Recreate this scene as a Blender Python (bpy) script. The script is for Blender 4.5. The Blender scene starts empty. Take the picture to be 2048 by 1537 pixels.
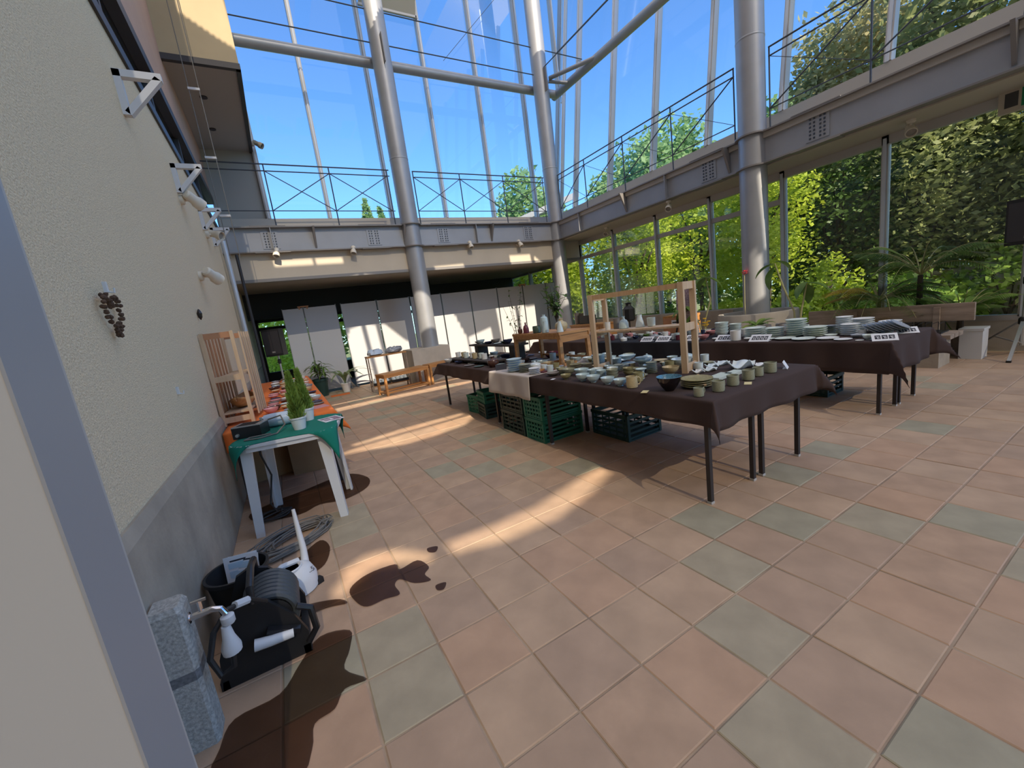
import bpy, math, random
import numpy as np
from mathutils import Vector, Matrix
random.seed(7); rng = np.random.default_rng(7)
S = bpy.context.scene; COL = S.collection
PI = math.pi

# ------------------------------------------------------------------ camera
R3 = np.array([[0.85749899, -0.49694281, -0.13320405], [-0.20236583, -0.08774678, -0.97537099], [0.47301538, 0.86333559, -0.17580702]])
FPX = 803.145; CAM = np.array([0, 0, 1.3669])
cd = bpy.data.cameras.new('camera'); cam = bpy.data.objects.new('camera', cd); COL.objects.link(cam)
cd.sensor_fit = 'HORIZONTAL'; cd.sensor_width = 36; cd.lens = FPX / 2048 * 36; cd.clip_start = 0.02; cd.clip_end = 400
cam.matrix_world = Matrix(((R3[0, 0], -R3[1, 0], -R3[2, 0], 0), (R3[0, 1], -R3[1, 1], -R3[2, 1], 0), (R3[0, 2], -R3[1, 2], -R3[2, 2], CAM[2]), (0, 0, 0, 1)))
S.camera = cam
def at(px, py, **k):                      # where the sight line through a photo pixel meets the plane x=, y= or z=
    d = R3.T @ np.array([(px - 1024) / FPX, (py - 768.5) / FPX, 1.0])
    a, v = list(k.items())[0]; i = 'xyz'.index(a)
    return CAM + d * (v - CAM[i]) / d[i]
def depth(p): return float(R3[2] @ (np.array(p) - CAM))

# ------------------------------------------------------------------ light
SUN_AZ = 0.05; SUN_EL = math.radians(38.5)          # sun behind the camera, shining towards +y
w = bpy.data.worlds.new('sky'); S.world = w; w.use_nodes = True
nt = w.node_tree; nt.nodes.clear()
sky = nt.nodes.new('ShaderNodeTexSky'); sky.sky_type = 'NISHITA'; sky.sun_disc = False
sky.sun_elevation = SUN_EL; sky.sun_rotation = PI + math.atan(SUN_AZ); sky.air_density = 1.0; sky.dust_density = 0.2; sky.ozone_density = 3.0
bg = nt.nodes.new('ShaderNodeBackground'); bg.inputs['Strength'].default_value = 0.235
ow = nt.nodes.new('ShaderNodeOutputWorld'); vm = nt.nodes.new('ShaderNodeVectorMath'); vm.operation = 'MULTIPLY'; vm.inputs[1].default_value = (0.62, 0.95, 1.28); nt.links.new(sky.outputs[0], vm.inputs[0]); nt.links.new(vm.outputs[0], bg.inputs[0]); nt.links.new(bg.outputs[0], ow.inputs[0])
sl = bpy.data.lights.new('sun', 'SUN'); sl.energy = 7.8; sl.angle = math.radians(0.25); sl.color = (1, 0.86, 0.66)
so = bpy.data.objects.new('sun', sl); COL.objects.link(so)
so.rotation_euler = Vector((SUN_AZ, 1, -math.tan(SUN_EL))).to_track_quat('-Z', 'Y').to_euler(); so.location = (0, -20, 25)
V = S.view_settings; V.view_transform = 'Standard'; V.look = 'None'; V.exposure = 0.0; V.gamma = 1; V.use_curve_mapping = False

# ------------------------------------------------------------------ materials
MATS = {}
def mat(name, col, rough=0.6, metal=0.0, var=0.0, scale=8.0, col2=None, bump=0.0, bscale=60.0, spec=0.5, stretch=None, trans=0.0):
    m = bpy.data.materials.new(name); m.use_nodes = True; t = m.node_tree; p = t.nodes['Principled BSDF']
    p.inputs['Base Color'].default_value = (*col, 1); p.inputs['Roughness'].default_value = rough; p.inputs['Metallic'].default_value = metal
    p.inputs['Specular IOR Level'].default_value = spec
    if var or col2 or bump:
        tc = t.nodes.new('ShaderNodeTexCoord'); mp = t.nodes.new('ShaderNodeMapping'); t.links.new(tc.outputs['Object'], mp.inputs[0])
        if stretch: mp.inputs['Scale'].default_value = stretch
    if var or col2:
        n = t.nodes.new('ShaderNodeTexNoise'); n.inputs['Scale'].default_value = scale; n.inputs['Detail'].default_value = 5
        t.links.new(mp.outputs[0], n.inputs['Vector'])
        r = t.nodes.new('ShaderNodeValToRGB'); c2 = col2 or tuple(max(0, c * (1 - var)) for c in col)
        c1 = col if col2 else tuple(min(1, c * (1 + var)) for c in col)
        r.color_ramp.elements[0].position = 0.32; r.color_ramp.elements[1].position = 0.68
        r.color_ramp.elements[0].color = (*c2, 1); r.color_ramp.elements[1].color = (*c1, 1)
        t.links.new(n.outputs[0], r.inputs[0]); t.links.new(r.outputs[0], p.inputs['Base Color'])
    if bump:
        nb = t.nodes.new('ShaderNodeTexNoise'); nb.inputs['Scale'].default_value = bscale; nb.inputs['Detail'].default_value = 4
        t.links.new(mp.outputs[0], nb.inputs['Vector'])
        b = t.nodes.new('ShaderNodeBump'); b.inputs['Strength'].default_value = bump; b.inputs['Distance'].default_value = 0.01
        t.links.new(nb.outputs[0], b.inputs['Height']); t.links.new(b.outputs[0], p.inputs['Normal'])
    if trans:
        tr = t.nodes.new('ShaderNodeBsdfTranslucent'); mx = t.nodes.new('ShaderNodeMixShader'); mx.inputs[0].default_value = trans
        src = p.inputs['Base Color'].links[0].from_socket if p.inputs['Base Color'].links else None
        if src: t.links.new(src, tr.inputs[0])
        else: tr.inputs[0].default_value = (*col, 1)
        o = t.nodes['Material Output']; t.links.new(p.outputs[0], mx.inputs[1]); t.links.new(tr.outputs[0], mx.inputs[2]); t.links.new(mx.outputs[0], o.inputs[0])
    MATS[name] = m; return m
def glassmat(name, tint, refl, rough=0.02):
    m = bpy.data.materials.new(name); m.use_nodes = True; t = m.node_tree; t.nodes.clear()
    tr = t.nodes.new('ShaderNodeBsdfTransparent'); tr.inputs[0].default_value = (*tint, 1)
    gl = t.nodes.new('ShaderNodeBsdfGlossy'); gl.inputs['Roughness'].default_value = rough; gl.inputs[0].default_value = (0.9, 0.95, 1, 1)
    lw = t.nodes.new('ShaderNodeFresnel'); lw.inputs[0].default_value = 1.45
    mu = t.nodes.new('ShaderNodeMath'); mu.operation = 'MULTIPLY'; mu.inputs[1].default_value = refl
    mx = t.nodes.new('ShaderNodeMixShader'); o = t.nodes.new('ShaderNodeOutputMaterial')
    t.links.new(lw.outputs[0], mu.inputs[0]); t.links.new(mu.outputs[0], mx.inputs[0]); t.links.new(tr.outputs[0], mx.inputs[1]); t.links.new(gl.outputs[0], mx.inputs[2]); t.links.new(mx.outputs[0], o.inputs[0])
    MATS[name] = m; return m
mat('tile_a', (0.475, 0.310, 0.203), 0.55, var=0.10, scale=5, bump=0.12, bscale=45, spec=0.3)
mat('tile_b', (0.451, 0.304, 0.203), 0.55, var=0.12, scale=6, bump=0.12, bscale=45, spec=0.3)
mat('tile_c', (0.470, 0.328, 0.221), 0.6, var=0.12, scale=4, bump=0.12, bscale=45, spec=0.3)
mat('tile_d', (0.426, 0.296, 0.205), 0.55, var=0.10, scale=5, bump=0.12, bscale=45, spec=0.3)
mat('tile_grey', (0.354, 0.317, 0.225), 0.6, var=0.10, scale=6, bump=0.15, bscale=40, spec=0.3)
mat('tile_grey2', (0.383, 0.324, 0.227), 0.6, var=0.10, scale=6, bump=0.15, bscale=40, spec=0.3)
mat('grout', (0.36, 0.27, 0.19), 0.9, var=0.35, scale=3)
mat('stucco', (0.80, 0.66, 0.45), 0.95, var=0.09, scale=70.0, bump=0.8, bscale=130)
mat('concrete', (0.39, 0.335, 0.265), 0.85, var=0.16, scale=4, bump=0.25, bscale=30)
mat('concrete_lt', (0.50, 0.45, 0.38), 0.85, var=0.10, scale=4, bump=0.15, bscale=30)
mat('granite', (0.40, 0.395, 0.365), 0.7, var=0.30, scale=90, bump=0.3, bscale=120)
mat('granite_dk', (0.16, 0.165, 0.17), 0.7, var=0.3, scale=90)
mat('cream', (0.46, 0.365, 0.225), 0.85, var=0.05, scale=2)
mat('fascia', (0.58, 0.51, 0.41), 0.8, var=0.04, scale=2)
mat('pink', (0.52, 0.33, 0.25), 0.85, var=0.05, scale=2)
mat('dkmetal', (0.035, 0.032, 0.035), 0.5)
mat('steel', (0.37, 0.38, 0.405), 0.45, 0.35, var=0.06, scale=3)
mat('beam', (0.36, 0.37, 0.395), 0.5, 0.2, var=0.06, scale=2)
mat('flange', (0.25, 0.235, 0.225), 0.5, 0.2)
mat('alum', (0.50, 0.48, 0.46), 0.4, 0.25)
mat('alum_lt', (0.60, 0.64, 0.70), 0.4, 0.25)
mat('ledge', (0.50, 0.46, 0.41), 0.7)
mat('rail', (0.07, 0.085, 0.11), 0.5, 0.3)
mat('white_paint', (0.62, 0.62, 0.63), 0.55)
mat('spot_white', (0.70, 0.64, 0.53), 0.45)
mat('spot_glass', (0.30, 0.28, 0.25), 0.2)
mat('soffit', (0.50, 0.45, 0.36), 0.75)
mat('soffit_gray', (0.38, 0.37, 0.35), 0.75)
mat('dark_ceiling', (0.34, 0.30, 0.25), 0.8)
mat('black_wall', (0.02, 0.02, 0.022), 0.7)
mat('dark_wall', (0.06, 0.06, 0.06), 0.8)
mat('panel', (0.54, 0.55, 0.575), 0.6)
mat('panel_edge', (0.30, 0.30, 0.31), 0.4, 0.5)
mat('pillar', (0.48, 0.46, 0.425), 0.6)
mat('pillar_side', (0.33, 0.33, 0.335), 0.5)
mat('cloth_brown', (0.052, 0.031, 0.027), 0.95, bump=0.1, bscale=300)
mat('cloth_brown2', (0.062, 0.036, 0.030), 0.95, bump=0.1, bscale=300)
mat('cloth_navy', (0.012, 0.013, 0.02), 0.95)
mat('cloth_white', (0.56, 0.50, 0.46), 0.95)
mat('cloth_green', (0.0, 0.17, 0.12), 0.9)
mat('cloth_orange', (0.72, 0.17, 0.03), 0.9)
mat('leg_dark', (0.03, 0.024, 0.024), 0.5)
mat('foot_grey', (0.45, 0.44, 0.42), 0.6)
mat('crate_green', (0.015, 0.16, 0.10), 0.5)
mat('crate_dark', (0.012, 0.045, 0.038), 0.5)
mat('pine', (0.66, 0.44, 0.25), 0.6, col2=(0.54, 0.33, 0.17), scale=3, stretch=(9, 9, 1))
mat('pine_pale', (0.68, 0.50, 0.33), 0.6, col2=(0.56, 0.38, 0.23), scale=3, stretch=(9, 9, 1))
mat('pine_red', (0.50, 0.24, 0.12), 0.6, var=0.15, scale=5)
mat('oak', (0.55, 0.27, 0.09), 0.5, col2=(0.40, 0.18, 0.055), scale=4, stretch=(1, 8, 8))
mat('board_grey', (0.40, 0.31, 0.24), 0.85, col2=(0.24, 0.185, 0.14), scale=3, stretch=(8, 1, 8))
mat('dark_wood', (0.045, 0.032, 0.025), 0.6, var=0.2)
mat('cardboard', (0.36, 0.22, 0.11), 0.9, var=0.06)
mat('plastic_white', (0.66, 0.68, 0.70), 0.4)
mat('plastic_blue', (0.52, 0.62, 0.74), 0.35)
mat('black', (0.012, 0.012, 0.013), 0.5)
mat('black_gloss', (0.015, 0.015, 0.017), 0.3)
mat('hose', (0.06, 0.07, 0.078), 0.45)
mat('cable_grey', (0.17, 0.16, 0.145), 0.6)
mat('cable_dk', (0.03, 0.028, 0.028), 0.6)
mat('chrome', (0.75, 0.73, 0.74), 0.15, 1.0)
mat('silver', (0.55, 0.56, 0.56), 0.35, 0.8)
mat('paper', (0.74, 0.75, 0.78), 0.8)
mat('paper_blue', (0.45, 0.60, 0.72), 0.8)
mat('paper_yellow', (0.68, 0.58, 0.30), 0.8)
mat('ink', (0.03, 0.03, 0.04), 0.8)
mat('photo_mauve', (0.20, 0.12, 0.16), 0.6, col2=(0.42, 0.32, 0.36), scale=30)
mat('celadon', (0.50, 0.62, 0.64), 0.28, var=0.06, scale=20)
mat('celadon_lt', (0.68, 0.76, 0.77), 0.28, var=0.05, scale=20)
mat('sage', (0.32, 0.325, 0.23), 0.35, var=0.15, scale=18)
mat('olive', (0.30, 0.265, 0.13), 0.35, var=0.2, scale=15)
mat('tan', (0.52, 0.42, 0.24), 0.4, var=0.15, scale=15)
mat('cer_grey', (0.19, 0.165, 0.145), 0.45, var=0.12, scale=20)
mat('cer_white', (0.78, 0.79, 0.77), 0.3)
mat('cer_mint', (0.66, 0.74, 0.69), 0.3)
mat('cer_stripe', (0.50, 0.53, 0.55), 0.3, col2=(0.10, 0.12, 0.17), scale=14, stretch=(1, 12, 1))
mat('cer_black', (0.014, 0.010, 0.012), 0.15)
mat('cer_brown', (0.09, 0.04, 0.03), 0.25, var=0.3, scale=20)
mat('cer_rimblue', (0.10, 0.24, 0.34), 0.2, var=0.4, scale=25)
mat('cer_navy', (0.03, 0.04, 0.09), 0.3)
mat('cer_pink', (0.62, 0.28, 0.28), 0.4)
mat('cer_maroon', (0.12, 0.02, 0.035), 0.4)
mat('cer_jade', (0.06, 0.09, 0.06), 0.3)
mat('cer_red', (0.55, 0.06, 0.04), 0.5)
mat('leaf_dark', (0.15, 0.25, 0.06), 0.5, col2=(0.05, 0.10, 0.028), scale=2, trans=0.25)
mat('leaf_mid', (0.38, 0.54, 0.10), 0.5, col2=(0.18, 0.32, 0.06), scale=1.5, trans=0.45)
mat('leaf_bright', (0.72, 0.80, 0.10), 0.5, col2=(0.42, 0.56, 0.07), scale=1.2, trans=0.5)
mat('leaf_olive', (0.46, 0.50, 0.21), 0.5, col2=(0.17, 0.21, 0.08), scale=1.5, trans=0.45)
mat('leaf_tan', (0.58, 0.52, 0.26), 0.5, col2=(0.30, 0.32, 0.13), scale=1.0, trans=0.45)
mat('leaf_far', (0.36, 0.54, 0.24), 0.6, col2=(0.20, 0.34, 0.13), scale=0.5, trans=0.45)
mat('leaf_house', (0.13, 0.23, 0.05), 0.4, var=0.2, trans=0.3)
mat('leaf_yellow', (0.45, 0.32, 0.04), 0.5, var=0.3, trans=0.4)
mat('leaf_conifer', (0.24, 0.36, 0.07), 0.6, var=0.3, trans=0.4)
mat('leaf_stripe', (0.35, 0.42, 0.22), 0.5, col2=(0.10, 0.20, 0.06), scale=20, trans=0.3)
mat('flower_yellow', (0.85, 0.55, 0.05), 0.6)
mat('flower_red', (0.75, 0.06, 0.08), 0.6)
mat('bark', (0.07, 0.055, 0.04), 0.9, var=0.3)
mat('stem', (0.45, 0.42, 0.20), 0.7)
mat('soil', (0.03, 0.02, 0.015), 0.95)
mat('cone', (0.09, 0.05, 0.03), 0.9, var=0.4, scale=60)
mat('grass', (0.20, 0.26, 0.07), 0.95, col2=(0.32, 0.30, 0.13), scale=0.8)
mat('path', (0.55, 0.52, 0.48), 0.95)
mat('far_roof', (0.30, 0.40, 0.50), 0.6)
mat('exit_green', (0.01, 0.22, 0.08), 0.5)
mat('wet_brown', (0.3, 0.2, 0.1), 0.4)
def fill_membranemat():  # translucent material of the added roof, gives warm fill from above
    m = bpy.data.materials.new('fill_membrane'); m.use_nodes = True; t = m.node_tree; t.nodes.clear()
    a = t.nodes.new('ShaderNodeBsdfTranslucent'); a.inputs[0].default_value = (0.61, 0.56, 0.485, 1); c = t.nodes.new('ShaderNodeBsdfTransparent'); x = t.nodes.new('ShaderNodeMixShader'); x.inputs[0].default_value = 0.12; o = t.nodes.new('ShaderNodeOutputMaterial'); t.links.new(a.outputs[0], x.inputs[1]); t.links.new(c.outputs[0], x.inputs[2]); t.links.new(x.outputs[0], o.inputs[0]); MATS['fill_membrane'] = m
fill_membranemat()
glassmat('glass_up', (0.96, 0.98, 0.99), 0.45)
glassmat('glass_low', (0.93, 0.95, 0.94), 0.6)
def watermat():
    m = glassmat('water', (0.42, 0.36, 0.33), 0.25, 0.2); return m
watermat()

# ------------------------------------------------------------------ mesh helpers
class MB:
    def __init__(s): s.v = []; s.f = []; s.m = []
    def add(s, vs, fs, mi=0):
        o = len(s.v); s.v += [tuple(map(float, q)) for q in vs]; s.f += [tuple(i + o for i in q) for q in fs]; s.m += [mi] * len(fs); return s
    def box(s, c, d, rz=0, mi=0, M=None):
        x, y, z = d[0] / 2, d[1] / 2, d[2] / 2
        vs = [(-x, -y, -z), (x, -y, -z), (x, y, -z), (-x, y, -z), (-x, -y, z), (x, -y, z), (x, y, z), (-x, y, z)]
        if M is None:
            cs, sn = math.cos(rz), math.sin(rz); vs = [(c[0] + a * cs - b * sn, c[1] + a * sn + b * cs, c[2] + e) for a, b, e in vs]
        else: vs = [tuple(M @ Vector(q) + Vector(c)) for q in vs]
        return s.add(vs, [(0, 3, 2, 1), (4, 5, 6, 7), (0, 1, 5, 4), (1, 2, 6, 5), (2, 3, 7, 6), (3, 0, 4, 7)], mi)
    def b2(s, x0, x1, y0, y1, z0, z1, mi=0): return s.box(((x0 + x1) / 2, (y0 + y1) / 2, (z0 + z1) / 2), (abs(x1 - x0), abs(y1 - y0), abs(z1 - z0)), 0, mi)
    def bar(s, p, q, w, h=None, mi=0, up=(0, 0, 1)):       # rectangular bar from p to q
        p, q = Vector(p), Vector(q); d = (q - p); L = d.length; d.normalize(); u = Vector(up)
        if abs(d.dot(u)) > 0.98: u = Vector((0, 1, 0))
        a = d.cross(u).normalized(); b = a.cross(d).normalized(); M = Matrix((a, d, b)).transposed()
        return s.box((p + q) / 2, (w, L, h or w), M=M, mi=mi)
    def tube(s, pts, r, n=8, mi=0, closed=False, cap=True):
        pts = [Vector(p) for p in pts]; k = len(pts); rs = r if isinstance(r, (list, tuple)) else [r] * k; vs = []; prev = None
        for i, p in enumerate(pts):
            if closed: d = pts[(i + 1) % k] - pts[i - 1]
            else: d = pts[min(i + 1, k - 1)] - pts[max(i - 1, 0)]
            d.normalize()
            if prev is None:
                u = Vector((0, 0, 1)) if abs(d.z) < 0.9 else Vector((1, 0, 0)); a = d.cross(u).normalized()
            else: a = (prev - d * prev.dot(d)); a = a.normalized() if a.length > 1e-6 else prev
            prev = a; b = d.cross(a)
            for j in range(n):
                t = 2 * PI * j / n; vs.append(p + (a * math.cos(t) + b * math.sin(t)) * rs[i])
        fs = []; K = k if closed else k - 1
        for i in range(K):
            for j in range(n):
                i2 = (i + 1) % k; j2 = (j + 1) % n; fs.append((i * n + j, i * n + j2, i2 * n + j2, i2 * n + j))
        if cap and not closed: fs += [tuple(range(n - 1, -1, -1)), tuple(range((k - 1) * n, k * n))]
        return s.add(vs, fs, mi)
    def lathe(s, prof, n=20, c=(0, 0, 0), mi=0, M=None, mis=None):
        vs = []; fs = []
        for r, z in prof:
            for j in range(n):
                t = 2 * PI * j / n; vs.append((r * math.cos(t), r * math.sin(t), z))
        k = len(prof); o = len(s.v)
        vs = [tuple((M @ Vector(q) if M is not None else Vector(q)) + Vector(c)) for q in vs]
        for i in range(k - 1):
            q = []
            for j in range(n):
                j2 = (j + 1) % n; q.append((i * n + j, i * n + j2, (i + 1) * n + j2, (i + 1) * n + j))
            fs.append(q)
        s.v += vs
        for i, q in enumerate(fs):
            for a in q: s.f.append(tuple(b + o for b in a)); s.m.append(mis[i] if mis else mi)
        s.f.append(tuple(o + j for j in range(n - 1, -1, -1))); s.m.append(mi)
        s.f.append(tuple(o + (k - 1) * n + j for j in range(n))); s.m.append(mis[-1] if mis else mi)
        return s
    def prism(s, poly, z0, z1, mi=0):            # polygon in xy extruded in z
        n = len(poly); vs = [(a, b, z0) for a, b in poly] + [(a, b, z1) for a, b in poly]
        return s.add(vs, [tuple(range(n - 1, -1, -1)), tuple(range(n, 2 * n))] + [(i, (i + 1) % n, n + (i + 1) % n, n + i) for i in range(n)], mi)
    def mesh(s, name, mats, smooth=False):
        me = bpy.data.meshes.new(name); me.from_pydata(s.v, [], s.f)
        for m in (mats if isinstance(mats, (list, tuple)) else [mats]): me.materials.append(MATS[m])
        if len(set(s.m)) > 1: me.polygons.foreach_set('material_index', s.m)
        if smooth:
            me.polygons.foreach_set('use_smooth', [True] * len(s.f)); me.set_sharp_from_angle(angle=math.radians(40))
        me.update(); return me
def link(name, data, parent=None, loc=None, rz=None):
    o = bpy.data.objects.new(name, data); COL.objects.link(o)
    if parent: o.parent = parent
    if loc is not None: o.location = tuple(float(q) for q in loc)
    if rz is not None: o.rotation_euler = (0, 0, rz)
    return o
def part(name, mb, m, parent, smooth=False, loc=None, rz=None, label=None):
    o = link(name, mb.mesh(name, m, smooth), parent, loc, rz)
    if label: o['label'] = label
    return o
def tag(o, label, cat, group=None):
    o['label'] = label; o['category'] = cat
    if group: o['group'] = group
    return o
def thing(name, label, cat, loc=(0, 0, 0), rz=0, group=None): return tag(link(name, None, None, loc, rz), label, cat, group)
def solo(name, mb, m, label, cat, group=None, smooth=False, loc=None, rz=None): return tag(link(name, mb.mesh(name, m, smooth), None, loc, rz), label, cat, group)
def struct(name, mb, m, label=None, smooth=False):
    o = link(name, mb.mesh(name, m, smooth) if mb else None); o['kind'] = 'structure'
    if label: o['label'] = label
    return o
def dup(root, loc, rz=None, label=None, group=None):
    r = root.copy(); COL.objects.link(r); r.location = tuple(float(q) for q in loc)
    if rz is not None: r.rotation_euler = (0, 0, rz)
    if label: r['label'] = label
    if group: r['group'] = group
    for ch in list(root.children):
        c = ch.copy(); COL.objects.link(c); c.parent = r
        for g in list(ch.children): d = g.copy(); COL.objects.link(d); d.parent = c
    return r

# plan of the hall (metres): left wall x=-0.6, back balcony beam y=9.6, right balcony beam x=7.36, window wall x=8.2
XL, YB, XB, XW, YG = -0.6, 9.6, 7.36, 8.2, 10.7
LEAN = 0.133
LEAN = 0.165; ZT = 12.0
# ------------------------------------------------------------------ floor of square clay tiles
T = 0.3; OX = (4.074 % 1) * T; OY = (2.2505 % 1) * T          # tile grid offset
def cell(px, py): p = at(px, py, z=0); return (math.floor((p[0] - OX) / T), math.floor((p[1] - OY) / T))
GREY = [(1504, 1267), (1560, 1500), (1900, 1450), (1430, 1135), (1440, 1045), (1590, 1050), (1740, 1030), (1960, 1040),
        (830, 1345), (800, 1250), (950, 880), (918, 908), (882, 940), (968, 940), (1065, 935), (1140, 930), (700, 1070), (660, 1060),
        (745, 838), (800, 830), (845, 825), (770, 820), (820, 805), (1900, 1530), (2035, 1115), (750, 1280), (640, 1340), (1700, 900), (1820, 860), (990, 905), (1085, 870), (1590, 970), (1860, 770), (1000, 860)]
GREY = {cell(*g) for g in GREY}
fb = MB().b2(-3.2, XW + 0.1, -17.0, 14.2, -0.12, -0.004); floor = struct('floor', fb, 'grout', 'square clay tile floor in brown and grey green with sandy joints')
def tile_mesh(name, g=0.0035, h=0.006):
    a = T / 2 - g; b = a - 0.004
    vs = [(-a, -a, -0.02), (a, -a, -0.02), (a, a, -0.02), (-a, a, -0.02), (-a, -a, h - 0.009), (a, -a, h - 0.009), (a, a, h - 0.009), (-a, a, h - 0.009), (-b, -b, 0), (b, -b, 0), (b, b, 0), (-b, b, 0)]
    fs = [(0, 1, 5, 4), (1, 2, 6, 5), (2, 3, 7, 6), (3, 0, 4, 7), (4, 5, 9, 8), (5, 6, 10, 9), (6, 7, 11, 10), (7, 4, 8, 11), (8, 9, 10, 11)]
    return vs, fs
tv, tf = tile_mesh('tile'); cells = []
for i in range(math.floor((XL - 0.3 - OX) / T), math.ceil((XW - OX) / T)):
    for j in range(math.floor((-2.8 - OY) / T), math.ceil((13.9 - OY) / T)):
        c = (OX + (i + 0.5) * T, OY + (j + 0.5) * T, 0.0); d = depth(c)
        q = R3 @ (np.array(c) - CAM); u, v_ = (1024 + FPX * q[0] / q[2], 768 + FPX * q[1] / q[2]) if q[2] > 0.3 else (-9e3, 0)
        vis = -90 < u < 2140 and 700 < v_ < 1640 and not (2.3 < c[0] < 3.1 and 2 < c[1] < 6)
        cells.append((0 if vis else 1, math.hypot(c[0], c[1]), i, j, c))
cells.sort()
tm = {}
for k in ('tile_a', 'tile_b', 'tile_c', 'tile_d', 'tile_grey', 'tile_grey2'):
    tm[k] = MB().add(tv, tf).mesh('tile', k)
rest = MB(); KS = list(tm)
for n, (_, _, i, j, c) in enumerate(cells):
    r = random.Random(i * 131 + j * 7919)
    k = (r.choice(KS[:4]) if c[0] < 4 else r.choice(['tile_c', 'tile_d', 'tile_c', 'tile_d', 'tile_b'])) if (i, j) not in GREY else r.choice(KS[4:])
    if (i, j) not in GREY and (c[1] > 6.2 or c[0] > 5.5) and r.random() < 0.12: k = 'tile_grey2'
    dz = r.uniform(-0.0012, 0.0012)
    if n < 300:
        o = link('tile', tm[k], floor, (c[0], c[1], dz)); o.rotation_euler = (r.uniform(-.002, .002), r.uniform(-.002, .002), r.choice((0, 1, 2, 3)) * PI / 2)
    else: rest.add([(a + c[0], b + c[1], e + dz) for a, b, e in tv], tf, KS.index(k))
ro = part('tile_field', rest, KS, floor); ro['kind'] = 'stuff'

# ------------------------------------------------------------------ left wall with concrete plinth and glazed band above
struct('wall_left', MB().b2(XL - 0.3, XL, 0.9, 14.0, 0.79, 3.62), 'stucco', 'rough cream stucco wall above grey concrete plinth')
struct('baseboard_left', MB().add([(XL - .3, .9, 0), (XL + .028, .9, 0), (XL + .028, .9, .755), (XL + .012, .9, .805), (XL - .3, .9, .805), (XL - .3, 14, 0), (XL + .028, 14, 0), (XL + .028, 14, .755), (XL + .012, 14, .805), (XL - .3, 14, .805)],
       [(0, 1, 2, 3, 4), (9, 8, 7, 6, 5), (0, 5, 6, 1), (1, 6, 7, 2), (2, 7, 8, 3), (3, 8, 9, 4), (4, 9, 5, 0)]), 'concrete', 'worn grey concrete plinth along left wall')
wl = struct('window_1', None, None, 'narrow glazed band between stucco wall and pink wall')
part('sill', MB().b2(XL - .25, XL + .02, .9, 10.6, 3.62, 3.72), 'dkmetal', wl)
part('head', MB().b2(XL - .25, XL + .0, .9, 10.6, 4.36, 4.5), 'dkmetal', wl)
part('pane', MB().b2(XL - .11, XL - .10, .9, 10.6, 3.72, 4.36), 'glass_low', wl)
part('reflection_backing', MB().b2(XL - .30, XL - .28, .9, 10.6, 3.6, 4.5), 'alum_lt', wl)  # added pale sheet behind the glass, imitates its light reflections
for y in np.arange(1.4, 10.5, 1.53): part('mullion', MB().b2(XL - .13, XL - .06, y - .03, y + .03, 3.72, 4.36), 'dkmetal', wl)
struct('wall_upper', MB().b2(XL - .4, XL - .03, .9, 11, 4.5, 13), 'pink', 'pink rendered wall above the glazed band')
BX, BY, BZ = 0.305, 7.64, 5.5
struct('wall_block', MB().b2(XL - .03, BX, BY, 10.98, BZ + .02, 13), 'cream', 'cream rendered block overhanging the balcony end')
struct('trim_1', MB().b2(XL - .03, BX + .012, BY - .012, BY + .06, BZ - .05, BZ + .03).b2(BX - .05, BX + .012, BY, 10.9, BZ - .05, BZ + .03), 'dkmetal', 'dark metal drip edge under cream block')
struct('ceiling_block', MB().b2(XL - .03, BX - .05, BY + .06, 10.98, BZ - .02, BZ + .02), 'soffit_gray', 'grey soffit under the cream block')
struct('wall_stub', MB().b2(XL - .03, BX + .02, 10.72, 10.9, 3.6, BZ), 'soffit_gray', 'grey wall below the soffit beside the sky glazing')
for n, (px, py) in enumerate([(407, 194), (425, 258)]):
    p = at(px, py, z=BZ - .02); d = solo('recessed_downlight', MB().lathe([(.055, 0), (.055, .012), (.042, .014), (.0, .016)], 16, (0, 0, -.014)), 'dkmetal', ('dark recessed downlight in grey soffit nearest its front edge', 'dark recessed downlight in grey soffit further back')[n], 'downlight', 'soffit downlights', loc=p)

# ------------------------------------------------------------------ balcony: fascia, soffits, ledges
struct('wall_fascia', MB().b2(XL, XW, YB + .04, YB + .16, 2.66, 3.17), 'fascia', 'beige fascia band under the back balcony beam')
struct('trim_2', MB().b2(XL, XW, YB + .02, YB + .18, 2.61, 2.67), 'flange', 'grey drip edge below the beige fascia')
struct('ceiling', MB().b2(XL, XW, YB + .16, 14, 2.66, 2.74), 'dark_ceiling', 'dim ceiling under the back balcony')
struct('floor_balcony', MB().b2(XL, XW, YB + .1, YG + .2, 3.55, 3.66).b2(XB - .05, XW + .1, -1, YB + .1, 3.55, 3.66), 'ledge', 'balcony walkway slab')
struct('trim_3', MB().b2(XL, XW + .15, YG - .08, YG + .12, 3.6, 4.08), 'ledge', 'pale upstand below the back sky glazing')
struct('trim_4', MB().b2(XW - .06, XW + .14, -1, YG, 3.2, 4.10), 'ledge', 'pale upstand below the right sky glazing')
struct('ceiling_right', MB().b2(XB + .05, XW - .03, -1, YB, 3.14, 3.2), 'soffit', 'beige soffit between right beam and windows')

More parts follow.
